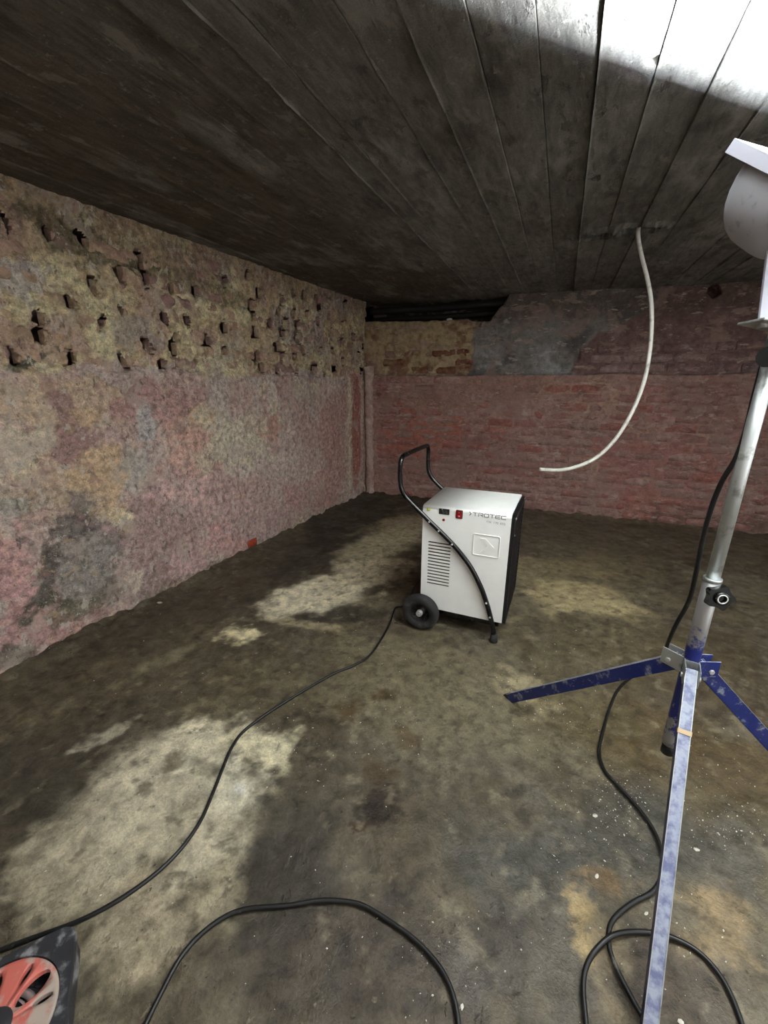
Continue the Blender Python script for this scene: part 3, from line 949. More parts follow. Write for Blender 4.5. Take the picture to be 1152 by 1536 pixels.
# white cover: front sheet with slots, rounded over the top, down the back
def white_cover():
    bm = bmesh.new()
    x0, x1 = 0.0, DW
    sx0, sx1 = 0.033, 0.144
    szs = [0.459 - (0.459 - 0.240) * k / 13 for k in range(14)]
    hh = 0.0032
    zsplit = [DZ0]
    for s in sorted(szs): zsplit += [s - hh, s + hh]
    R = 0.016
    zsplit.append(DZ1 - R)
    xs = [x0, sx0, sx1, x1]
    def quad(a, b, c, d, sm=False):
        f = bm.faces.new([bm.verts.new(v) for v in (a, b, c, d)])
        f.smooth = sm
    for i in range(len(zsplit) - 1):
        za, zb = zsplit[i], zsplit[i + 1]
        slotrow = (i % 2 == 1) and i < len(zsplit) - 2
        for j in range(3):
            if j == 1 and slotrow: continue
            quad((xs[j], 0, za), (xs[j + 1], 0, za), (xs[j + 1], 0, zb), (xs[j], 0, zb))
    prof = [(R - R * math.cos(t), DZ1 - R + R * math.sin(t)) for t in np.linspace(0, math.pi / 2, 7)]
    prof += [(DD - R + R * math.sin(t), DZ1 - R + R * math.cos(t)) for t in np.linspace(0, math.pi / 2, 7)]
    prof.append((DD, DZ0))
    for (ya, za), (yb_, zb) in zip(prof[:-1], prof[1:]):
        quad((x0, ya, za), (x1, ya, za), (x1, yb_, zb), (x0, yb_, zb), True)
    bmesh.ops.remove_doubles(bm, verts=bm.verts, dist=1e-5)
    bmesh.ops.recalc_face_normals(bm, faces=bm.faces)
    me = bpy.data.meshes.new('cover')
    bm.to_mesh(me)
    bm.free()
    o = new_obj('cover', me, deh, M_WHITE)
    so = o.modifiers.new('sheet', 'SOLIDIFY')
    so.thickness = 0.0015
    so.offset = -1
    return o, szs, sx0, sx1
cover, szs, sx0, sx1 = white_cover()
cover['label'] = 'white sheet metal cover'
mb = MB()
mb.box((DW / 2, DD / 2, (DZ0 + DZ1) / 2 - 0.004), (DW - 0.02, DD - 0.03, DZ1 - DZ0 - 0.012), bevel=0.01)
mb.build('inner_housing', M_BLACK_PLASTIC, deh)
for s in szs:                                             # dark throat behind each slot
    mb = MB()
    vs = [mb.bm.verts.new(v) for v in ((sx0, 0.0012, s - 0.0034), (sx1, 0.0012, s - 0.0034), (sx1, 0.0012, s + 0.0034), (sx0, 0.0012, s + 0.0034),
                                       (sx0, 0.0105, s - 0.0034), (sx1, 0.0105, s - 0.0034), (sx1, 0.0105, s + 0.0034), (sx0, 0.0105, s + 0.0034))]
    for f in ((0, 1, 5, 4), (2, 3, 7, 6), (1, 2, 6, 5), (3, 0, 4, 7), (4, 5, 6, 7)):
        mb.bm.faces.new([vs[i] for i in f])
    mb.build('louvre', M_BLACK_PLASTIC, cover)
# black grille on the intake side
mb = MB()
for c, s in (((DW + 0.008, 0.010, 0.365), (0.016, 0.016, 0.53)), ((DW + 0.008, DD - 0.006, 0.365), (0.016, 0.016, 0.53)),
             ((DW + 0.008, DD / 2, 0.108), (0.016, DD, 0.016)), ((DW + 0.008, DD / 2, 0.615), (0.016, DD - 0.02, 0.03))):
    mb.box(c, s, bevel=0.002)
grille = mb.build('intake_grille', M_BLACK_PLASTIC, deh)
for k in range(22):
    mb = MB()
    mb.box((DW + 0.006, DD / 2, 0.125 + k * 0.0215), (0.010, DD - 0.03, 0.012), Matrix.Rotation(0.5, 3, 'Y'))
    mb.build('slat', M_BLACK_PLASTIC, grille)
mb = MB()
mb.box((DW + 0.002, DD / 2, 0.37), (0.004, DD - 0.02, 0.5))
mb.build('filter_mat', M_BLACK_PLASTIC, grille)
for (yy, zz) in ((0.02, 0.622), (DD - 0.02, 0.625), (0.03, 0.54)):
    mb = MB()
    mb.lathe([(0.0, 0.003), (0.004, 0.002), (0.005, 0)], Matrix.Translation((DW + 0.0165, yy, zz)) @ Matrix.Rotation(math.pi / 2, 4, 'Y'), 10)
    mb.build('screw', M_CHROME, grille)
mb = MB()
mb.box((DW / 2, DD / 2, 0.085), (DW - 0.03, DD - 0.02, 0.03), bevel=0.004)
mb.build('base_tray', M_BLACK_PAINT, deh)

TR = 0.0115
path = [(0.381, 0.03), (0.374, 0.075), (0.358, 0.129), (0.343, 0.176), (0.326, 0.221), (0.309, 0.262), (0.290, 0.299), (0.266, 0.341), (0.239, 0.381), (0.200, 0.426),
        (0.154, 0.472), (0.087, 0.529), (0.038, 0.569), (0.0, 0.602), (-0.059, 0.652), (-0.088, 0.681), (-0.106, 0.712), (-0.113, 0.745), (-0.115, 0.79), (-0.114, 0.825)]
yf, yr = -TR - 0.002, DD + TR + 0.002
hand = [(x, yf, z) for x, z in path] + [(-0.113, yf + 0.006, 0.845), (-0.112, yf + 0.022, 0.860), (-0.112, yf + 0.05, 0.866), (-0.112, DD / 2, 0.868),
        (-0.112, yr - 0.05, 0.866), (-0.112, yr - 0.022, 0.860), (-0.113, yr - 0.006, 0.845)] + [(x, yr, z) for x, z in reversed(path)]
mb = MB()
mb.tube(spline(hand, 5), TR, 14)
hframe = mb.build('handle_frame', M_BLACK_PAINT, deh)
hframe['label'] = 'black bent tube handle and leg frame'
for yy, sgn in ((yf, -1), (yr, 1)):
    mb = MB()
    mb.lathe([(0.0, 0.0), (0.018, 0.0), (0.019, 0.006), (0.0165, 0.042), (0.0, 0.043)], Matrix.Translation((0.382, yy, 0.0)), 16)
    mb.build('rubber_foot', M_RUBBER, hframe)
    for x, z in ((0.040, 0.568), (0.088, 0.529), (0.155, 0.472), (0.334, 0.203), (0.357, 0.132)):
        mb = MB()
        mb.lathe([(0.0, 0.0045), (0.003, 0.0038), (0.0048, 0.0015), (0.005, -0.002)], Matrix.Translation((x, yy + sgn * (TR - 0.0005), z)) @ Matrix.Rotation(math.pi / 2 * (-sgn), 4, 'X'), 12)
        mb.build('screw', M_CHROME, hframe)
# wheels and axle
def make_wheel(yc, sgn):
    M = Matrix.Translation((0.019, yc, 0.096)) @ Matrix.Rotation(-math.pi / 2 * sgn, 4, 'X')     # local z points outwards
    mb = MB()
    R, rr, hw = 0.096, 0.060, 0.027
    pr = []
    for t in np.linspace(-150, 150, 21):
        a = math.radians(t)
        pr.append((0.070 + 0.026 * math.cos(a), hw * math.sin(a) * 1.0))
    pr = [(0.052, -hw * 0.55)] + pr + [(0.052, hw * 0.55)]
    mb.lathe(pr, M, 40)
    ty = mb.build('wheel', M_RUBBER, deh)
    ty['label'] = 'dusty black rubber wheel'
    mb = MB()
    mb.lathe([(0.054, 0.014), (0.050, 0.016), (0.046, 0.004), (0.030, -0.002), (0.022, 0.0), (0.020, 0.010), (0.0, 0.010)], M, 32)
    for k in range(5):
        a = 2 * math.pi * k / 5
        mb.box(M @ Vector((0.034 * math.cos(a), 0.034 * math.sin(a), 0.003)), (0.022, 0.006, 0.006), (M.to_3x3() @ Matrix.Rotation(a, 3, 'Z')))
    mb.build('rim', M_BLACK_PLASTIC, ty)
    mb = MB()
    mb.lathe([(0.016, 0.006), (0.016, 0.026), (0.013, 0.028), (0.012, 0.022), (0.006, 0.022), (0.006, 0.028), (0.0, 0.0285)], M, 20)
    mb.box(M @ Vector((0, 0, 0.0265)), (0.024, 0.004, 0.003), M.to_3x3() @ Matrix.Rotation(0.9, 3, 'Z'))
    mb.build('hub_cap', M_CHROME, ty)
make_wheel(-0.048, -1)
make_wheel(DD + 0.048, 1)
mb = MB()
mb.tube([(0.019, -0.03, 0.096), (0.019, DD + 0.03, 0.096)], 0.008, 10)
mb.build('axle', M_CHROME, deh)

# controls on the front
FACE = Matrix(((1, 0, 0, 0), (0, 0, -1, 0), (0, 1, 0, 0), (0, 0, 0, 1)))        # outline (x, z) with height towards -y
def at_face(x, z):
    return Matrix.Translation((x, 0, z)) @ FACE
mb = MB()
mb.lathe([(0.0075, 0), (0.0075, 0.003), (0.0055, 0.0055), (0.0, 0.0065)], at_face(0.028, 0.622), 16)
mb.build('indicator_lamp', M_YELLOW, deh)['label'] = 'round yellow indicator lamp'
mb = MB()
mb.prism(rrect(0.050, 0.027, 0.002), at_face(0.105, 0.621), 0, 0.003)
disp = mb.build('display', M_BLACK_PLASTIC, deh)
mb = MB()
for dx in (-0.008, 0.008):
    for cx, cz, w_, h_ in ((0, 0.006, 0.008, 0.001), (0, 0, 0.008, 0.001), (0, -0.006, 0.008, 0.001), (-0.004, 0.003, 0.001, 0.006), (0.004, -0.003, 0.001, 0.006)):
        mb.box((0.105 + dx + 0.004 + cx, -0.0032, 0.619 + cz), (w_, 0.0006, h_))
mb.build('segments', M_GREY_INK, disp)
mb = MB()
mb.box((0.096, -0.0035, 0.631), (0.004, 0.001, 0.003))
mb.build('display_mark', M_WHITE, disp)
mb = MB()
mb.lathe([(0.0065, 0), (0.0065, 0.002), (0.004, 0.003), (0.0, 0.0035)], at_face(0.104, 0.580), 14)
mb.build('alarm_lamp', M_RED, deh)['label'] = 'small round dark red lamp'
mb = MB()
mb.prism(rrect(0.031, 0.040, 0.003), at_face(0.177, 0.617), 0, 0.004)
sw = mb.build('power_switch', M_BLACK_PLASTIC, deh)
mb = MB()
vs = [mb.bm.verts.new(v) for v in ((0.165, -0.004, 0.601), (0.189, -0.004, 0.601), (0.189, -0.005, 0.617), (0.165, -0.005, 0.617), (0.165, -0.010, 0.634), (0.189, -0.010, 0.634),
                                   (0.165, -0.003, 0.634), (0.189, -0.003, 0.634))]
for f in ((0, 1, 2, 3), (3, 2, 5, 4), (4, 5, 7, 6), (0, 3, 4, 6), (1, 7, 5, 2), (0, 6, 7, 1)):
    mb.bm.faces.new([vs[i] for i in f])
rk = mb.build('rocker', M_RED, sw)
mb = MB()
mb.box((0.177, -0.0088, 0.628), (0.0016, 0.0008, 0.006), Matrix.Rotation(-0.28, 3, 'X'))
mb.box((0.177, -0.0048, 0.609), (0.005, 0.0008, 0.005))
mb.build('switch_mark', M_WHITE, rk)

def strokes(mb, lines, ox, oz, sx, sz, wd, h=0.0006):
    for ln in lines:
        for (xa, za), (xb, zb) in zip(ln[:-1], ln[1:]):
            a = Vector((ox + xa * sx, -h / 2 - 0.0002, oz + za * sz))
            b = Vector((ox + xb * sx, -h / 2 - 0.0002, oz + zb * sz))
            d = b - a
            an = math.atan2(d.z, d.x)
            mb.box((a + b) / 2, (d.length + wd * 0.9, h, wd), Matrix.Rotation(-an, 3, 'Y'))

GLY = {'T': [[(0, 1), (1, 1)], [(.5, 1), (.5, 0)]],
       'R': [[(0, 0), (0, 1), (.88, 1), (1, .88), (1, .6), (.88, .48), (.3, .48)], [(.62, .48), (1, 0)]],
       'O': [[(.12, 0), (0, .12), (0, .88), (.12, 1), (.88, 1), (1, .88), (1, .12), (.88, 0), (.12, 0)]],
       'E': [[(1, 1), (.12, 1), (0, .88), (0, .12), (.12, 0), (1, 0)], [(0, .5), (.9, .5)]],
       'C': [[(1, 1), (.12, 1), (0, .88), (0, .12), (.12, 0), (1, 0)]],
       'K': [[(0, 0), (0, 1)], [(1, 1), (0, .45)], [(.3, .6), (1, 0)]],
       '1': [[(.2, .8), (.5, 1), (.5, 0)]],
       '7': [[(0, 1), (1, 1), (.4, 0)]],
       '0': [[(.2, 0), (0, .2), (0, .8), (.2, 1), (.8, 1), (1, .8), (1, .2), (.8, 0), (.2, 0)]]}
logo = empty('front_lettering')
logo.parent = deh
mb = MB()
strokes(mb, [[(0, 1), (1, .5), (0, 0)]], 0.224, 0.6185, 0.007, 0.016, 0.0028)
mb.build('arrow_mark', M_INK, logo)
x = 0.240
for ch in 'TROTEC':
    mb = MB()
    strokes(mb, GLY[ch], x, 0.6185, 0.0195, 0.0155, 0.0025)
    mb.build('letter', M_INK, logo)
    x += 0.0252
x = 0.303
for ch in 'TTK 170 ECO':
    if ch != ' ':
        mb = MB()
        strokes(mb, GLY[ch], x, 0.594, 0.0052, 0.0078, 0.0011)
        mb.build('small_letter', M_GREY_INK, logo)
    x += 0.0076
# pressed emblem: rounded square rim with a chevron
def ring_prism(mb, o_out, o_in, M, h):
    n = len(o_out)
    A = [mb.bm.verts.new(M @ Vector((x, y, 0))) for x, y in o_out]
    B = [mb.bm.verts.new(M @ Vector((x * 0.985, y * 0.985, h))) for x, y in o_out]
    C = [mb.bm.verts.new(M @ Vector((x * 1.02, y * 1.02, h))) for x, y in o_in]
    D = [mb.bm.verts.new(M @ Vector((x, y, 0))) for x, y in o_in]
    for i in range(n):
        j = (i + 1) % n
        for P_a, P_b in ((A, B), (B, C), (C, D)):
            mb.bm.faces.new((P_a[i], P_a[j], P_b[j], P_b[i])).smooth = True
mb = MB()
ring_prism(mb, rrect(0.124, 0.108, 0.010), rrect(0.114, 0.098, 0.006), at_face(0.309, 0.482), 0.003)
emb = mb.build('pressed_emblem', M_WHITE, deh)
mb = MB()
mb.prism([(-0.028, 0.034), (-0.004, 0.034), (0.034, -0.002), (0.0, -0.036), (-0.026, -0.036), (0.008, -0.002)], at_face(0.309, 0.482), -0.001, 0.0026)
mb.build('pressed_chevron', M_WHITE, emb)

# ------------------------------------------------------------------ lamp stand
TP = np.array([0.321, 1.103])
HCOL = 0.535
stand = empty('lamp_stand', (TP[0], TP[1], 0))
tag(stand, 'blue and galvanised steel tripod stand with black star knob', 'tripod')
mb = MB()
mb.tube([(0, 0, 0.285), (0, 0, 0.30), (0, 0, 0.62), (0, 0, 0.768)], 0.0172, 24)
outer = mb.build('outer_tube', M_TUBE, stand)
mb = MB()
mb.tube([(0, 0, 0.762), (0, 0, 0.770)], 0.0182, 24)
mb.build('tube_rim', M_GALV, outer)
mb = MB()
mb.tube([(0, 0, 0.255), (0, 0, 0.286)], 0.0155, 20)
mb.build('end_plug', M_BLACK_PLASTIC, outer)
mb = MB()
mb.tube([(0, 0, 0.74), (0, 0, 1.28)], 0.0136, 24)
mb.build('inner_pole', M_GALV, stand)
# star knob facing the camera, on a clamp boss
kd = Vector((0.25, -0.95, 0.12)).normalized()
kx = Vector((0, 0, 1)).cross(kd).normalized()
ky = kd.cross(kx)
KM = frame_matrix(Vector((0, 0, 0.735)) + kd * 0.017, kx, ky, kd)
ol = []
for k in range(60):
    a = 2 * math.pi * k / 60
    r = 0.0255 + 0.0035 * math.cos(5 * a) + 0.0006 * math.cos(10 * a)
    ol.append((r * math.cos(a), r * math.sin(a)))
mb = MB()
mb.prism(ol, KM, 0.012, 0.028)
mb.lathe([(0.0145, 0.028), (0.0145, 0.033), (0.010, 0.033), (0.0095, 0.026), (0, 0.026)], KM, 24)
bmesh.ops.bevel(mb.bm, geom=[e for e in mb.bm.edges if e.calc_face_angle(0) > 1.2], offset=0.002, segments=2, affect='EDGES')
knob = mb.build('star_knob', M_BLACK_PAINT, stand)
mb = MB()
mb.lathe([(0.009, -0.004), (0.009, 0.012)], KM, 16)
mb.lathe([(0.0085, 0.0335), (0.0110, 0.0335), (0.0110, 0.0345), (0.0085, 0.0345), (0.0085, 0.0335)], KM, 20)
mb.build('threaded_boss', M_CHROME, knob)

F1 = at_z(763, 1044, 0)[:2] - TP
RAD = float(np.linalg.norm(F1))
A0 = math.atan2(F1[1], F1[0])
PIV = 0.042
for k in range(3):
    a = A0 + k * 2 * math.pi / 3
    dr = Vector((math.cos(a), math.sin(a), 0))
    sd = Vector((-dr.y, dr.x, 0))
    top = dr * PIV + Vector((0, 0, HCOL))
    bot = dr * RAD + Vector((0, 0, 0.012))
    ax = (bot - top).normalized()
    nr = sd.cross(ax)
    if nr.z < 0: nr = -nr
    ln = (bot - top).length
    Mleg = frame_matrix(top, ax, sd, nr)
    # folded channel, open underneath
    wd, hg, th = 0.0120, 0.034, 0.0022
    mb = MB()
    R3 = Mleg.to_3x3()
    mb.box(Mleg @ Vector((ln / 2 + 0.005, 0, 0.0)), (ln + 0.03, wd * 2, th), R3, bevel=0.0008)
    mb.box(Mleg @ Vector((ln / 2 + 0.005, wd - th / 2, -hg / 2)), (ln + 0.03, th, hg), R3, bevel=0.0008)
    mb.box(Mleg @ Vector((ln / 2 + 0.005, -wd + th / 2, -hg / 2)), (ln + 0.03, th, hg), R3, bevel=0.0008)
    leg = mb.build('leg', M_BLUE, stand)
    for s in (-1, 1):
        mb = MB()
        mb.box(Mleg @ Vector((ln / 2 + 0.005, s * (wd - 0.0006), 0.0012)), (ln + 0.028, 0.0016, 0.0014), R3)
        mb.build('bare_edge', M_GALV, leg)
    mb = MB()
    mb.box(Mleg @ Vector((ln + 0.012, 0, -hg / 2 + 0.001)), (0.020, wd * 2 + 0.003, hg + 0.003), R3, bevel=0.002)
    mb.build('end_cap', M_BLACK_PLASTIC, leg)
    if k == 1:
        mb = MB()
        mb.box(Mleg @ Vector((0.135, 0, -0.006)), (0.010, wd * 2 + 0.003, 0.018), R3)
        tp = mb.build('tape_band', simple('tan_tape', (200, 176, 140), 0.8), leg)
        tp['label'] = 'narrow band of tan tape'
    # bracket cheeks on the collar, with bolt
    mb = MB()
    for s in (-1, 1):
        mb.box(dr * (PIV * 0.5 + 0.014) + sd * s * 0.0145 + Vector((0, 0, HCOL - 0.004)), (0.050, 0.0025, 0.044), Matrix.Rotation(a, 3, 'Z'), bevel=0.0012)
    mb.box(dr * 0.0185 + Vector((0, 0, HCOL - 0.004)), (0.0025, 0.030, 0.044), Matrix.Rotation(a, 3, 'Z'))
    br = mb.build('bracket', M_GALV if k != 2 else M_BLUE, stand)
    mb = MB()
    c = dr * PIV + Vector((0, 0, HCOL - 0.010))
    mb.tube([c - sd * 0.020, c + sd * 0.020], 0.0035, 10)
    for s in (-1, 1):
        mb.tube([c + sd * s * 0.0158, c + sd * s * 0.0198], 0.0062, 6)
    mb.build('bolt', M_CHROME, br)

# ------------------------------------------------------------------ work lamp on the stand
LT = math.radians(38)
hv = Vector((0.7071, 0.7071, 0))
ov = Vector((hv.y, -hv.x, 0))                              # the way the lamp leans
sv = (ov * math.cos(LT) - Vector((0, 0, math.sin(LT))))
nv = (ov * math.sin(LT) + Vector((0, 0, math.cos(LT))))
HW, HL, TH = 0.14, 0.10, 0.020
corner = Vector(at_y(1102, 207, 1.08))
LC = corner + hv * HW + sv * HL                            # centre of the front plane
lamp = empty('work_lamp', LC)
tag(lamp, 'pale metal work lamp with rounded back glowing up at the ceiling', 'work lamp')
LM = frame_matrix((0, 0, 0), hv, sv, nv)
L3 = LM.to_3x3()
mb = MB()
fw = 0.022
for c, s in (((0, HL - fw / 2, -TH / 2), (HW * 2, fw, TH)), ((0, -HL + fw / 2, -TH / 2), (HW * 2, fw, TH)), ((HW - fw / 2, 0, -TH / 2), (fw, HL * 2 - fw * 2, TH)), ((-HW + fw / 2, 0, -TH / 2), (fw, HL * 2 - fw * 2, TH))):
    mb.box(LM @ Vector(c), s, L3)
mb.box(LM @ Vector((0, 0, -TH + 0.001)), (HW * 2 - 0.002, HL * 2 - 0.002, 0.003), L3)
mb.build('front_frame', M_PALE_METAL, lamp)
# rounded rear housing
mb = MB()
rings = []
for t in np.linspace(0, math.pi / 2, 9):
    sc, dp = math.cos(t), math.sin(t)
    o = rrect(2 * (HW - 0.012) * max(sc ** 0.7, 0.02), 2 * (HL - 0.010) * max(sc ** 0.7, 0.02), 0.06 * max(sc ** 0.7, 0.02), 5)
    rings.append([mb.bm.verts.new(LM @ Vector((x, y, -TH - 0.115 * dp))) for x, y in o])
for A, B in zip(rings[:-1], rings[1:]):
    for i in range(len(A)):
        j = (i + 1) % len(A)
        mb.bm.faces.new((A[i], A[j], B[j], B[i])).smooth = True
mb.bm.faces.new(rings[-1])
mb.build('rear_housing', M_GREY_METAL, lamp)
mb = MB()
q = [mb.bm.verts.new(LM @ Vector(v)) for v in ((-HW + fw, -HL + fw, -0.006), (HW - fw, -HL + fw, -0.006), (HW - fw, HL - fw, -0.006), (-HW + fw, HL - fw, -0.006))]
mb.bm.faces.new(q)
gl = mb.mesh('glowing_glass')
if gl.polygons[0].normal.dot(nv) < 0: gl.flip_normals()
new_obj('glowing_glass', gl, lamp, M_GLOW)
# yoke down to the pole
PT = Vector((TP[0], TP[1], 1.30)) - LC
mb = MB()
ends = [LM @ Vector((s * (HW + 0.012), -0.02, -0.06)) for s in (-1, 1)]
foot = PT + Vector((0, 0, 0.012))
mb.box(PT + Vector((-0.030, -0.004, 0.11)), (0.040, 0.005, 0.22), Matrix.Rotation(YAW, 3, 'Z') @ Matrix.Rotation(-0.14, 3, 'Y'), bevel=0.001)
mb.build('mounting_strap', M_PALE_METAL, lamp)
mb = MB()
mb.box(PT + Vector((-0.006, -0.01, 0.0)), (0.10, 0.075, 0.005), Matrix.Rotation(0.3, 3, 'Z') @ Matrix.Rotation(0.22, 3, 'Y'), bevel=0.0015)
mb.tube([PT + Vector((0, 0, -0.03)), PT + Vector((0, 0, 0.004))], 0.0135, 16)
pl = mb.build('mounting_plate', M_GALV, lamp)
mb = MB()
mb.tube([PT + Vector((-0.032, -0.03, -0.002)), PT + Vector((-0.032, -0.03, 0.014))], 0.006, 6)
mb.build('wing_nut', M_CHROME, pl)
mb = MB()
kc = PT + Vector((0.0, -0.02, -0.055))
mb.tube([kc + Vector((0, 0.0, 0)), kc + Vector((-0.02, -0.035, 0))], [0.016, 0.019], 14)
mb.build('clamp_knob', M_BLACK_PLASTIC, lamp)

# ------------------------------------------------------------------ cables
def floor_pts(px, r, lift=None):
    out = []
    for i, q in enumerate(px):
        p = at_z(q[0], q[1], r)
        z = float(floor_h(np.array([p[0]]), np.array([p[1]]))[0]) + r + (q[2] if len(q) > 2 else 0)
        out.append((p[0], p[1], max(z, r * 0.8)))
    return out

R1 = 0.0054
deh_pts = [tuple(FL + np.array([0.012, 0.26, 0.215])), tuple(FL + np.array([-0.03, 0.24, 0.20])), tuple(FL + np.array([-0.085, 0.16, 0.12])), tuple(FL + np.array([-0.11, 0.06, 0.045]))]
cord = deh_pts + floor_pts([(593, 912), (584, 936), (572, 958), (553, 984), (528, 999), (505, 1008), (470, 1027), (432, 1050), (395, 1074), (364, 1098), (347, 1122), (334, 1152), (318, 1192),
                            (300, 1232), (272, 1272), (238, 1306), (200, 1335), (160, 1360), (112, 1384), (60, 1403), (10, 1421), (-60, 1450)], R1)
mb = MB()
mb.tube(spline(cord, 6), R1, 8)
o = mb.build('power_cord', M_CORD)
tag(o, 'long black power cord winding from the white dehumidifier across the floor', 'cord')

R2 = 0.0054
mb = MB()
mb.tube(spline(floor_pts([(100, 1640), (150, 1640), (188, 1600), (214, 1545), (240, 1492), (270, 1437), (300, 1402), (335, 1376), (370, 1363), (430, 1358), (475, 1351), (512, 1351), (545, 1358), (585, 1382), (622, 1409), (652, 1440),
                          (672, 1472), (684, 1510), (688, 1550), (684, 1620), (690, 1720), (730, 1820)], R2), 6), R2, 8)
o = mb.build('extension_cable', M_CORD)
tag(o, 'black cable bent in an arch on the dark floor below the pale patch', 'cable')

R3_ = 0.0054
P3 = [tuple(at_y(1150, 528, 1.105)), tuple(at_y(1140, 562, 1.105)), tuple(at_y(1129, 604, 1.105)), tuple(at_y(1119, 645, 1.105)), tuple(at_y(1105, 685, 1.105)), tuple(at_y(1083, 722, 1.12)), tuple(at_y(1067, 762, 1.13)),
      tuple(at_y(1055, 805, 1.14)), tuple(at_y(1045, 855, 1.15)), tuple(at_y(1034, 900, 1.17)), tuple(at_y(1015, 935, 1.20)), tuple(at_y(1003, 962, 1.24)), tuple(at_y(994, 987, 1.30)), tuple(at_y(975, 1008, 1.38))]
P3 += floor_pts([(946, 1021, 0.02), (926, 1037, 0.004), (914, 1064), (904, 1098), (899, 1125), (905, 1152), (925, 1176), (950, 1203), (974, 1234), (988, 1262), (995, 1290), (992, 1315), (979, 1337), (950, 1353),
                 (925, 1373), (914, 1392), (914, 1420), (925, 1452), (943, 1488), (962, 1522), (985, 1560), (1040, 1610), (1100, 1610), (1118, 1565), (1105, 1512), (1080, 1462), (1045, 1425), (1000, 1403), (955, 1397), (920, 1405, 0.012),
                 (896, 1422), (880, 1448), (875, 1480), (878, 1520), (884, 1580)], R3_ + 0.001)
mb = MB()
mb.tube(spline(P3, 6), R3_, 8)
o = mb.build('black_cord', M_CORD)
tag(o, 'black lamp cord hanging down the tripod pole and looping on the floor', 'cord')

# white cable hanging out of the ceiling
hc0 = on_ceil(957, 343)
FWD = np.array([-math.sin(YAW), math.cos(YAW)])
D0 = float(FWD @ hc0)
def at_depth(px, py, d):
    r = ray(px, py)
    return CO + r * (d / (FWD @ r[:2]))
wp = [(957, 338, 0), (957, 352, 0.0), (962, 382, 0.03), (971, 418, 0.07), (977, 455, 0.10), (977, 500, 0.14), (972, 545, 0.17), (963, 582, 0.19), (945, 624, 0.20), (922, 660, 0.20), (895, 686, 0.19), (868, 699, 0.18), (840, 705, 0.17), (809, 704, 0.17)]
mb = MB()
pts = [at_depth(x, y, D0 - dd) for x, y, dd in wp]
pts[0] = pts[1] + np.array([0, 0, 0.06])
mb.tube(spline(pts, 6), 0.0096, 12)
o = mb.build('hanging_cable', M_WHITE_CABLE)
tag(o, 'thick white cable hanging from a hole in the ceiling with curled end', 'cable')

# ------------------------------------------------------------------ pipes in the wall slot
for zz, rr, dep, lab in ((1.885, 0.034, -0.10, 'upper sooty iron pipe lying in the dark wall slot'), (1.812, 0.026, -0.16, 'lower thinner sooty pipe lying deep in the dark wall slot')):
    mb = MB()
    a = B0 + BD * 0.03 + BN * dep
    b = B0 + BD * 1.42 + BN * dep
    mid = [tuple(a + (b - a) * t) + (zz + 0.003 * math.sin(t * 9),) for t in np.linspace(0, 1, 12)]
    mb.tube(mid, rr, 16)
    o = mb.build('iron_pipe', M_IRON)
    tag(o, lab, 'pipe', 'pipes in the wall slot')

bb = B0 + BD * float(on_back(672, 479)[0]) + BN * -0.05
mb = MB()
rs = np.random.RandomState(8)
bmesh.ops.create_icosphere(mb.bm, subdivisions=2, radius=0.026)
for v in mb.bm.verts:
    v.co = Vector((v.co.x * 1.3, v.co.y, v.co.z * 0.7)) * rs.uniform(0.8, 1.1)
rub = mb.build('rubble_lump', M_CHIP)
rub.location = (bb[0], bb[1], float(on_back(672, 480)[1]) + 0.006)
tag(rub, 'pale lump of rubble lying on the sill of the dark wall slot', 'rubble')

# ------------------------------------------------------------------ cable reel lying in the corner of the view
ZT = 0.062
ap = at_z(113, 1384, ZT)
ea = at_z(0, 1432, ZT) - ap
eb = at_z(108, 1536, ZT) - ap
ea[2] = eb[2] = 0
ua, ub = Vector(ea).normalized(), Vector(eb).normalized()
dc = (ua + ub).normalized()
SIDE = 0.245
cen = Vector(ap) + dc * 0.165
cen.z = 0
rotz = math.atan2(dc.y, dc.x) + math.pi / 4
reel = empty('cable_reel', cen, rotz)
tag(reel, 'dusty dark square cable reel with slotted orange drum lying on the floor', 'cable reel')
def shell(mb, w0, w1, r0, z0, z1):
    A = [mb.bm.verts.new((x, y, z0)) for x, y in rrect(w0, w0, r0, 6)]
    B = [mb.bm.verts.new((x, y, z1)) for x, y in rrect(w1, w1, r0, 6)]
    return A, B
mb = MB()
n_out = 28
RD = 0.1045
outl = []
for k in range(72):
    t = 2 * math.pi * k / 72
    q = SIDE / 2 / (abs(math.cos(t)) ** 9 + abs(math.sin(t)) ** 9) ** (1 / 9)
    outl.append((q * math.cos(t), q * math.sin(t)))
circ = []
for x, y in outl:
    a = math.atan2(y, x)
    circ.append((RD * math.cos(a), RD * math.sin(a)))
lv = [(outl, 0.97, 0.002), (outl, 0.97, 0.040), (outl, 1.0, ZT - 0.008), (outl, 0.985, ZT), ]
rg = [[mb.bm.verts.new((x * s, y * s, z)) for x, y in o_] for o_, s, z in lv]
rg.append([mb.bm.verts.new((x, y, ZT)) for x, y in circ])
rg.append([mb.bm.verts.new((x, y, 0.006)) for x, y in circ])
for A, B in zip(rg[:-1], rg[1:]):
    for i in range(len(A)):
        j = (i + 1) % len(A)
        mb.bm.faces.new((A[i], A[j], B[j], B[i]))
mb.bm.faces.new(rg[0])
mb.bm.faces.new(rg[-1])
mb.build('case', M_DUSTY_BLACK, reel)
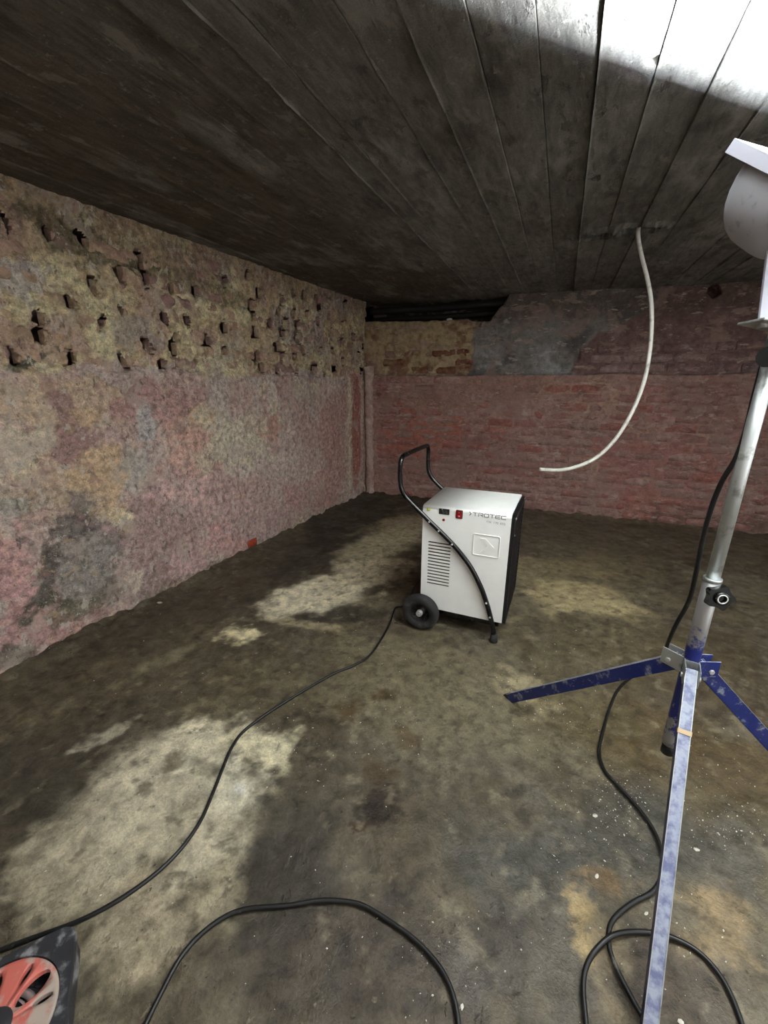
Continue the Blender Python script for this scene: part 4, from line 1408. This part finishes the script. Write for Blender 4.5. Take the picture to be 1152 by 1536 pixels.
# drum face with oval windows, cut with a boolean
mb = MB()
mb.lathe([(0.0, 0.048), (0.102, 0.048), (0.1035, 0.056), (0.102, 0.060), (0.096, 0.0585), (0.0, 0.0585)], ID, 72)
drum = mb.build('drum_face', M_ORANGE, reel)
mb = MB()
for k in range(4):
    a = k * math.pi / 2 + 0.55
    for rad, ang, w_, l_, tw in ((0.066, 0.0, 0.034, 0.066, 0.0), (0.077, 0.48, 0.012, 0.036, 0.0), (0.077, -0.48, 0.012, 0.036, 0.0)):
        M = Matrix.Rotation(a + ang, 4, 'Z') @ Matrix.Translation((rad, 0, 0))
        mb.prism([(l_ / 2 * math.cos(t) * 0.9, w_ / 2 * math.sin(t)) for t in np.linspace(0, 2 * math.pi, 24, endpoint=False)], M, 0.03, 0.08)
cut_me = mb.mesh('cutter')
cut = bpy.data.objects.new('cutter', cut_me)
COL.objects.link(cut)
cut.parent = reel
md = drum.modifiers.new('windows', 'BOOLEAN')
md.operation = 'DIFFERENCE'
md.object = cut
md.solver = 'EXACT'
dg = bpy.context.evaluated_depsgraph_get()
dg.update()
me = bpy.data.meshes.new_from_object(drum.evaluated_get(dg))
drum.modifiers.clear()
drum.data = me
bpy.data.objects.remove(cut)
mb = MB()
mb.lathe([(0.0, 0.066), (0.020, 0.066), (0.030, 0.063), (0.034, 0.056)], ID, 28)
mb.build('hub', M_DUSTY_BLACK, reel)
for k in range(3):
    mb = MB()
    zz = 0.014 + k * 0.0125
    r = 0.072 - 0.006 * k
    mb.tube([(r * math.cos(t), r * math.sin(t), zz) for t in np.linspace(0, 2 * math.pi, 41)], 0.0065, 8, cap=False)
    mb.build('wound_cable', M_RUBBER if k < 2 else M_GALV, reel)
mb = MB()
mb.lathe([(0.050, 0.008), (0.050, 0.044), (0.046, 0.046)], ID, 32)
mb.build('core', M_GALV, reel)

# ------------------------------------------------------------------ chips and crumbs of plaster on the floor
def chip_mesh(name, seed):
    rs = np.random.RandomState(seed)
    bm = bmesh.new()
    bmesh.ops.create_icosphere(bm, subdivisions=1, radius=1.0)
    for v in bm.verts:
        v.co = Vector((v.co.x * rs.uniform(0.6, 1.1), v.co.y * rs.uniform(0.6, 1.1), v.co.z * 0.45 * rs.uniform(0.6, 1.1)))
    me = bpy.data.meshes.new(name)
    bm.to_mesh(me)
    bm.free()
    me.materials.append(M_CHIP)
    return me
CHIPS = [chip_mesh('plaster_chip', s) for s in range(5)]
chips = [(893, 1221, 0.009, 0.5, 'white plaster chip beside the lamp cord bend on the dark floor'),
         (896, 1312, 0.008, 1.2, 'white plaster chip on the slate dark floor left of the tripod leg'),
         (1045, 1273, 0.009, 0.2, 'flat white plaster chip just past the front tripod leg'),
         (970, 1368, 0.006, 0.9, 'small cream chip between lamp cord and front tripod leg'),
         (693, 1508, 0.006, 1.5, 'small yellowish chip beside the end of the arched black cable'),
         (1022, 1530, 0.007, 0.3, 'pale chip inside the loop of the lamp cord'),
         (240, 905, 0.016, 0.4, 'round pale stone at the foot of the pink plaster wall'),
         (363, 952, 0.010, 0.2, 'pale lump on the small cream patch near the plaster wall')]
rs = np.random.RandomState(5)
for i, (px, py, s, rz, lab) in enumerate(chips):
    p = at_z(px, py, s * 0.3)
    o = bpy.data.objects.new('plaster_chip', CHIPS[i % 5])
    COL.objects.link(o)
    zf = float(floor_z(np.array([p[0]]), np.array([p[1]]))[0])
    o.location = (p[0], p[1], zf + s * 0.3)
    o.scale = (s * 1.2, s * 0.7, s)
    o.rotation_euler = (0, 0, rz)
    tag(o, lab, 'chip', 'loose chips on the floor')
bm = bmesh.new()
areas = [(790, 1050, 40, 20, 70), (760, 1020, 50, 25, 40), (600, 1070, 40, 60, 50), (850, 1090, 70, 45, 60), (930, 1190, 55, 40, 150), (1090, 1230, 60, 50, 130), (1060, 1130, 50, 60, 40),
         (900, 1250, 70, 60, 70), (560, 950, 120, 50, 60), (480, 1130, 90, 80, 70), (800, 960, 80, 50, 30), (1000, 1400, 120, 100, 50), (600, 1400, 250, 110, 80), (300, 1020, 200, 60, 40), (250, 1230, 150, 110, 50), (70, 975, 60, 14, 40), (200, 915, 60, 14, 60), (280, 880, 50, 12, 50), (340, 850, 50, 12, 40), (430, 800, 50, 10, 30)]
for px, py, rx, ry, n in areas:
    for k in range(n):
        q = at_z(px + rs.normal() * rx * 0.6, py + rs.normal() * ry * 0.6, 0)
        if q[0] < XL + 0.02 or q[1] > 4.0: continue
        s = 0.0006 + 0.0017 * rs.rand() ** 3
        zf = float(floor_z(np.array([q[0]]), np.array([q[1]]))[0])
        M = Matrix.Translation((q[0], q[1], zf + s * 0.5)) @ Matrix.Rotation(rs.rand() * 6, 4, 'Z') @ Matrix.Diagonal((s * (1 + rs.rand()), s, s * 0.7, 1))
        bmesh.ops.create_cone(bm, cap_ends=True, segments=4, radius1=1.0, radius2=0.55, depth=1.4, matrix=M)
me = bpy.data.meshes.new('plaster_crumbs')
bm.to_mesh(me)
bm.free()
o = new_obj('plaster_crumbs', me, None, M_CHIP)
tag(o, 'tiny pale plaster crumbs scattered over the muddy floor', 'crumbs', kind='stuff')
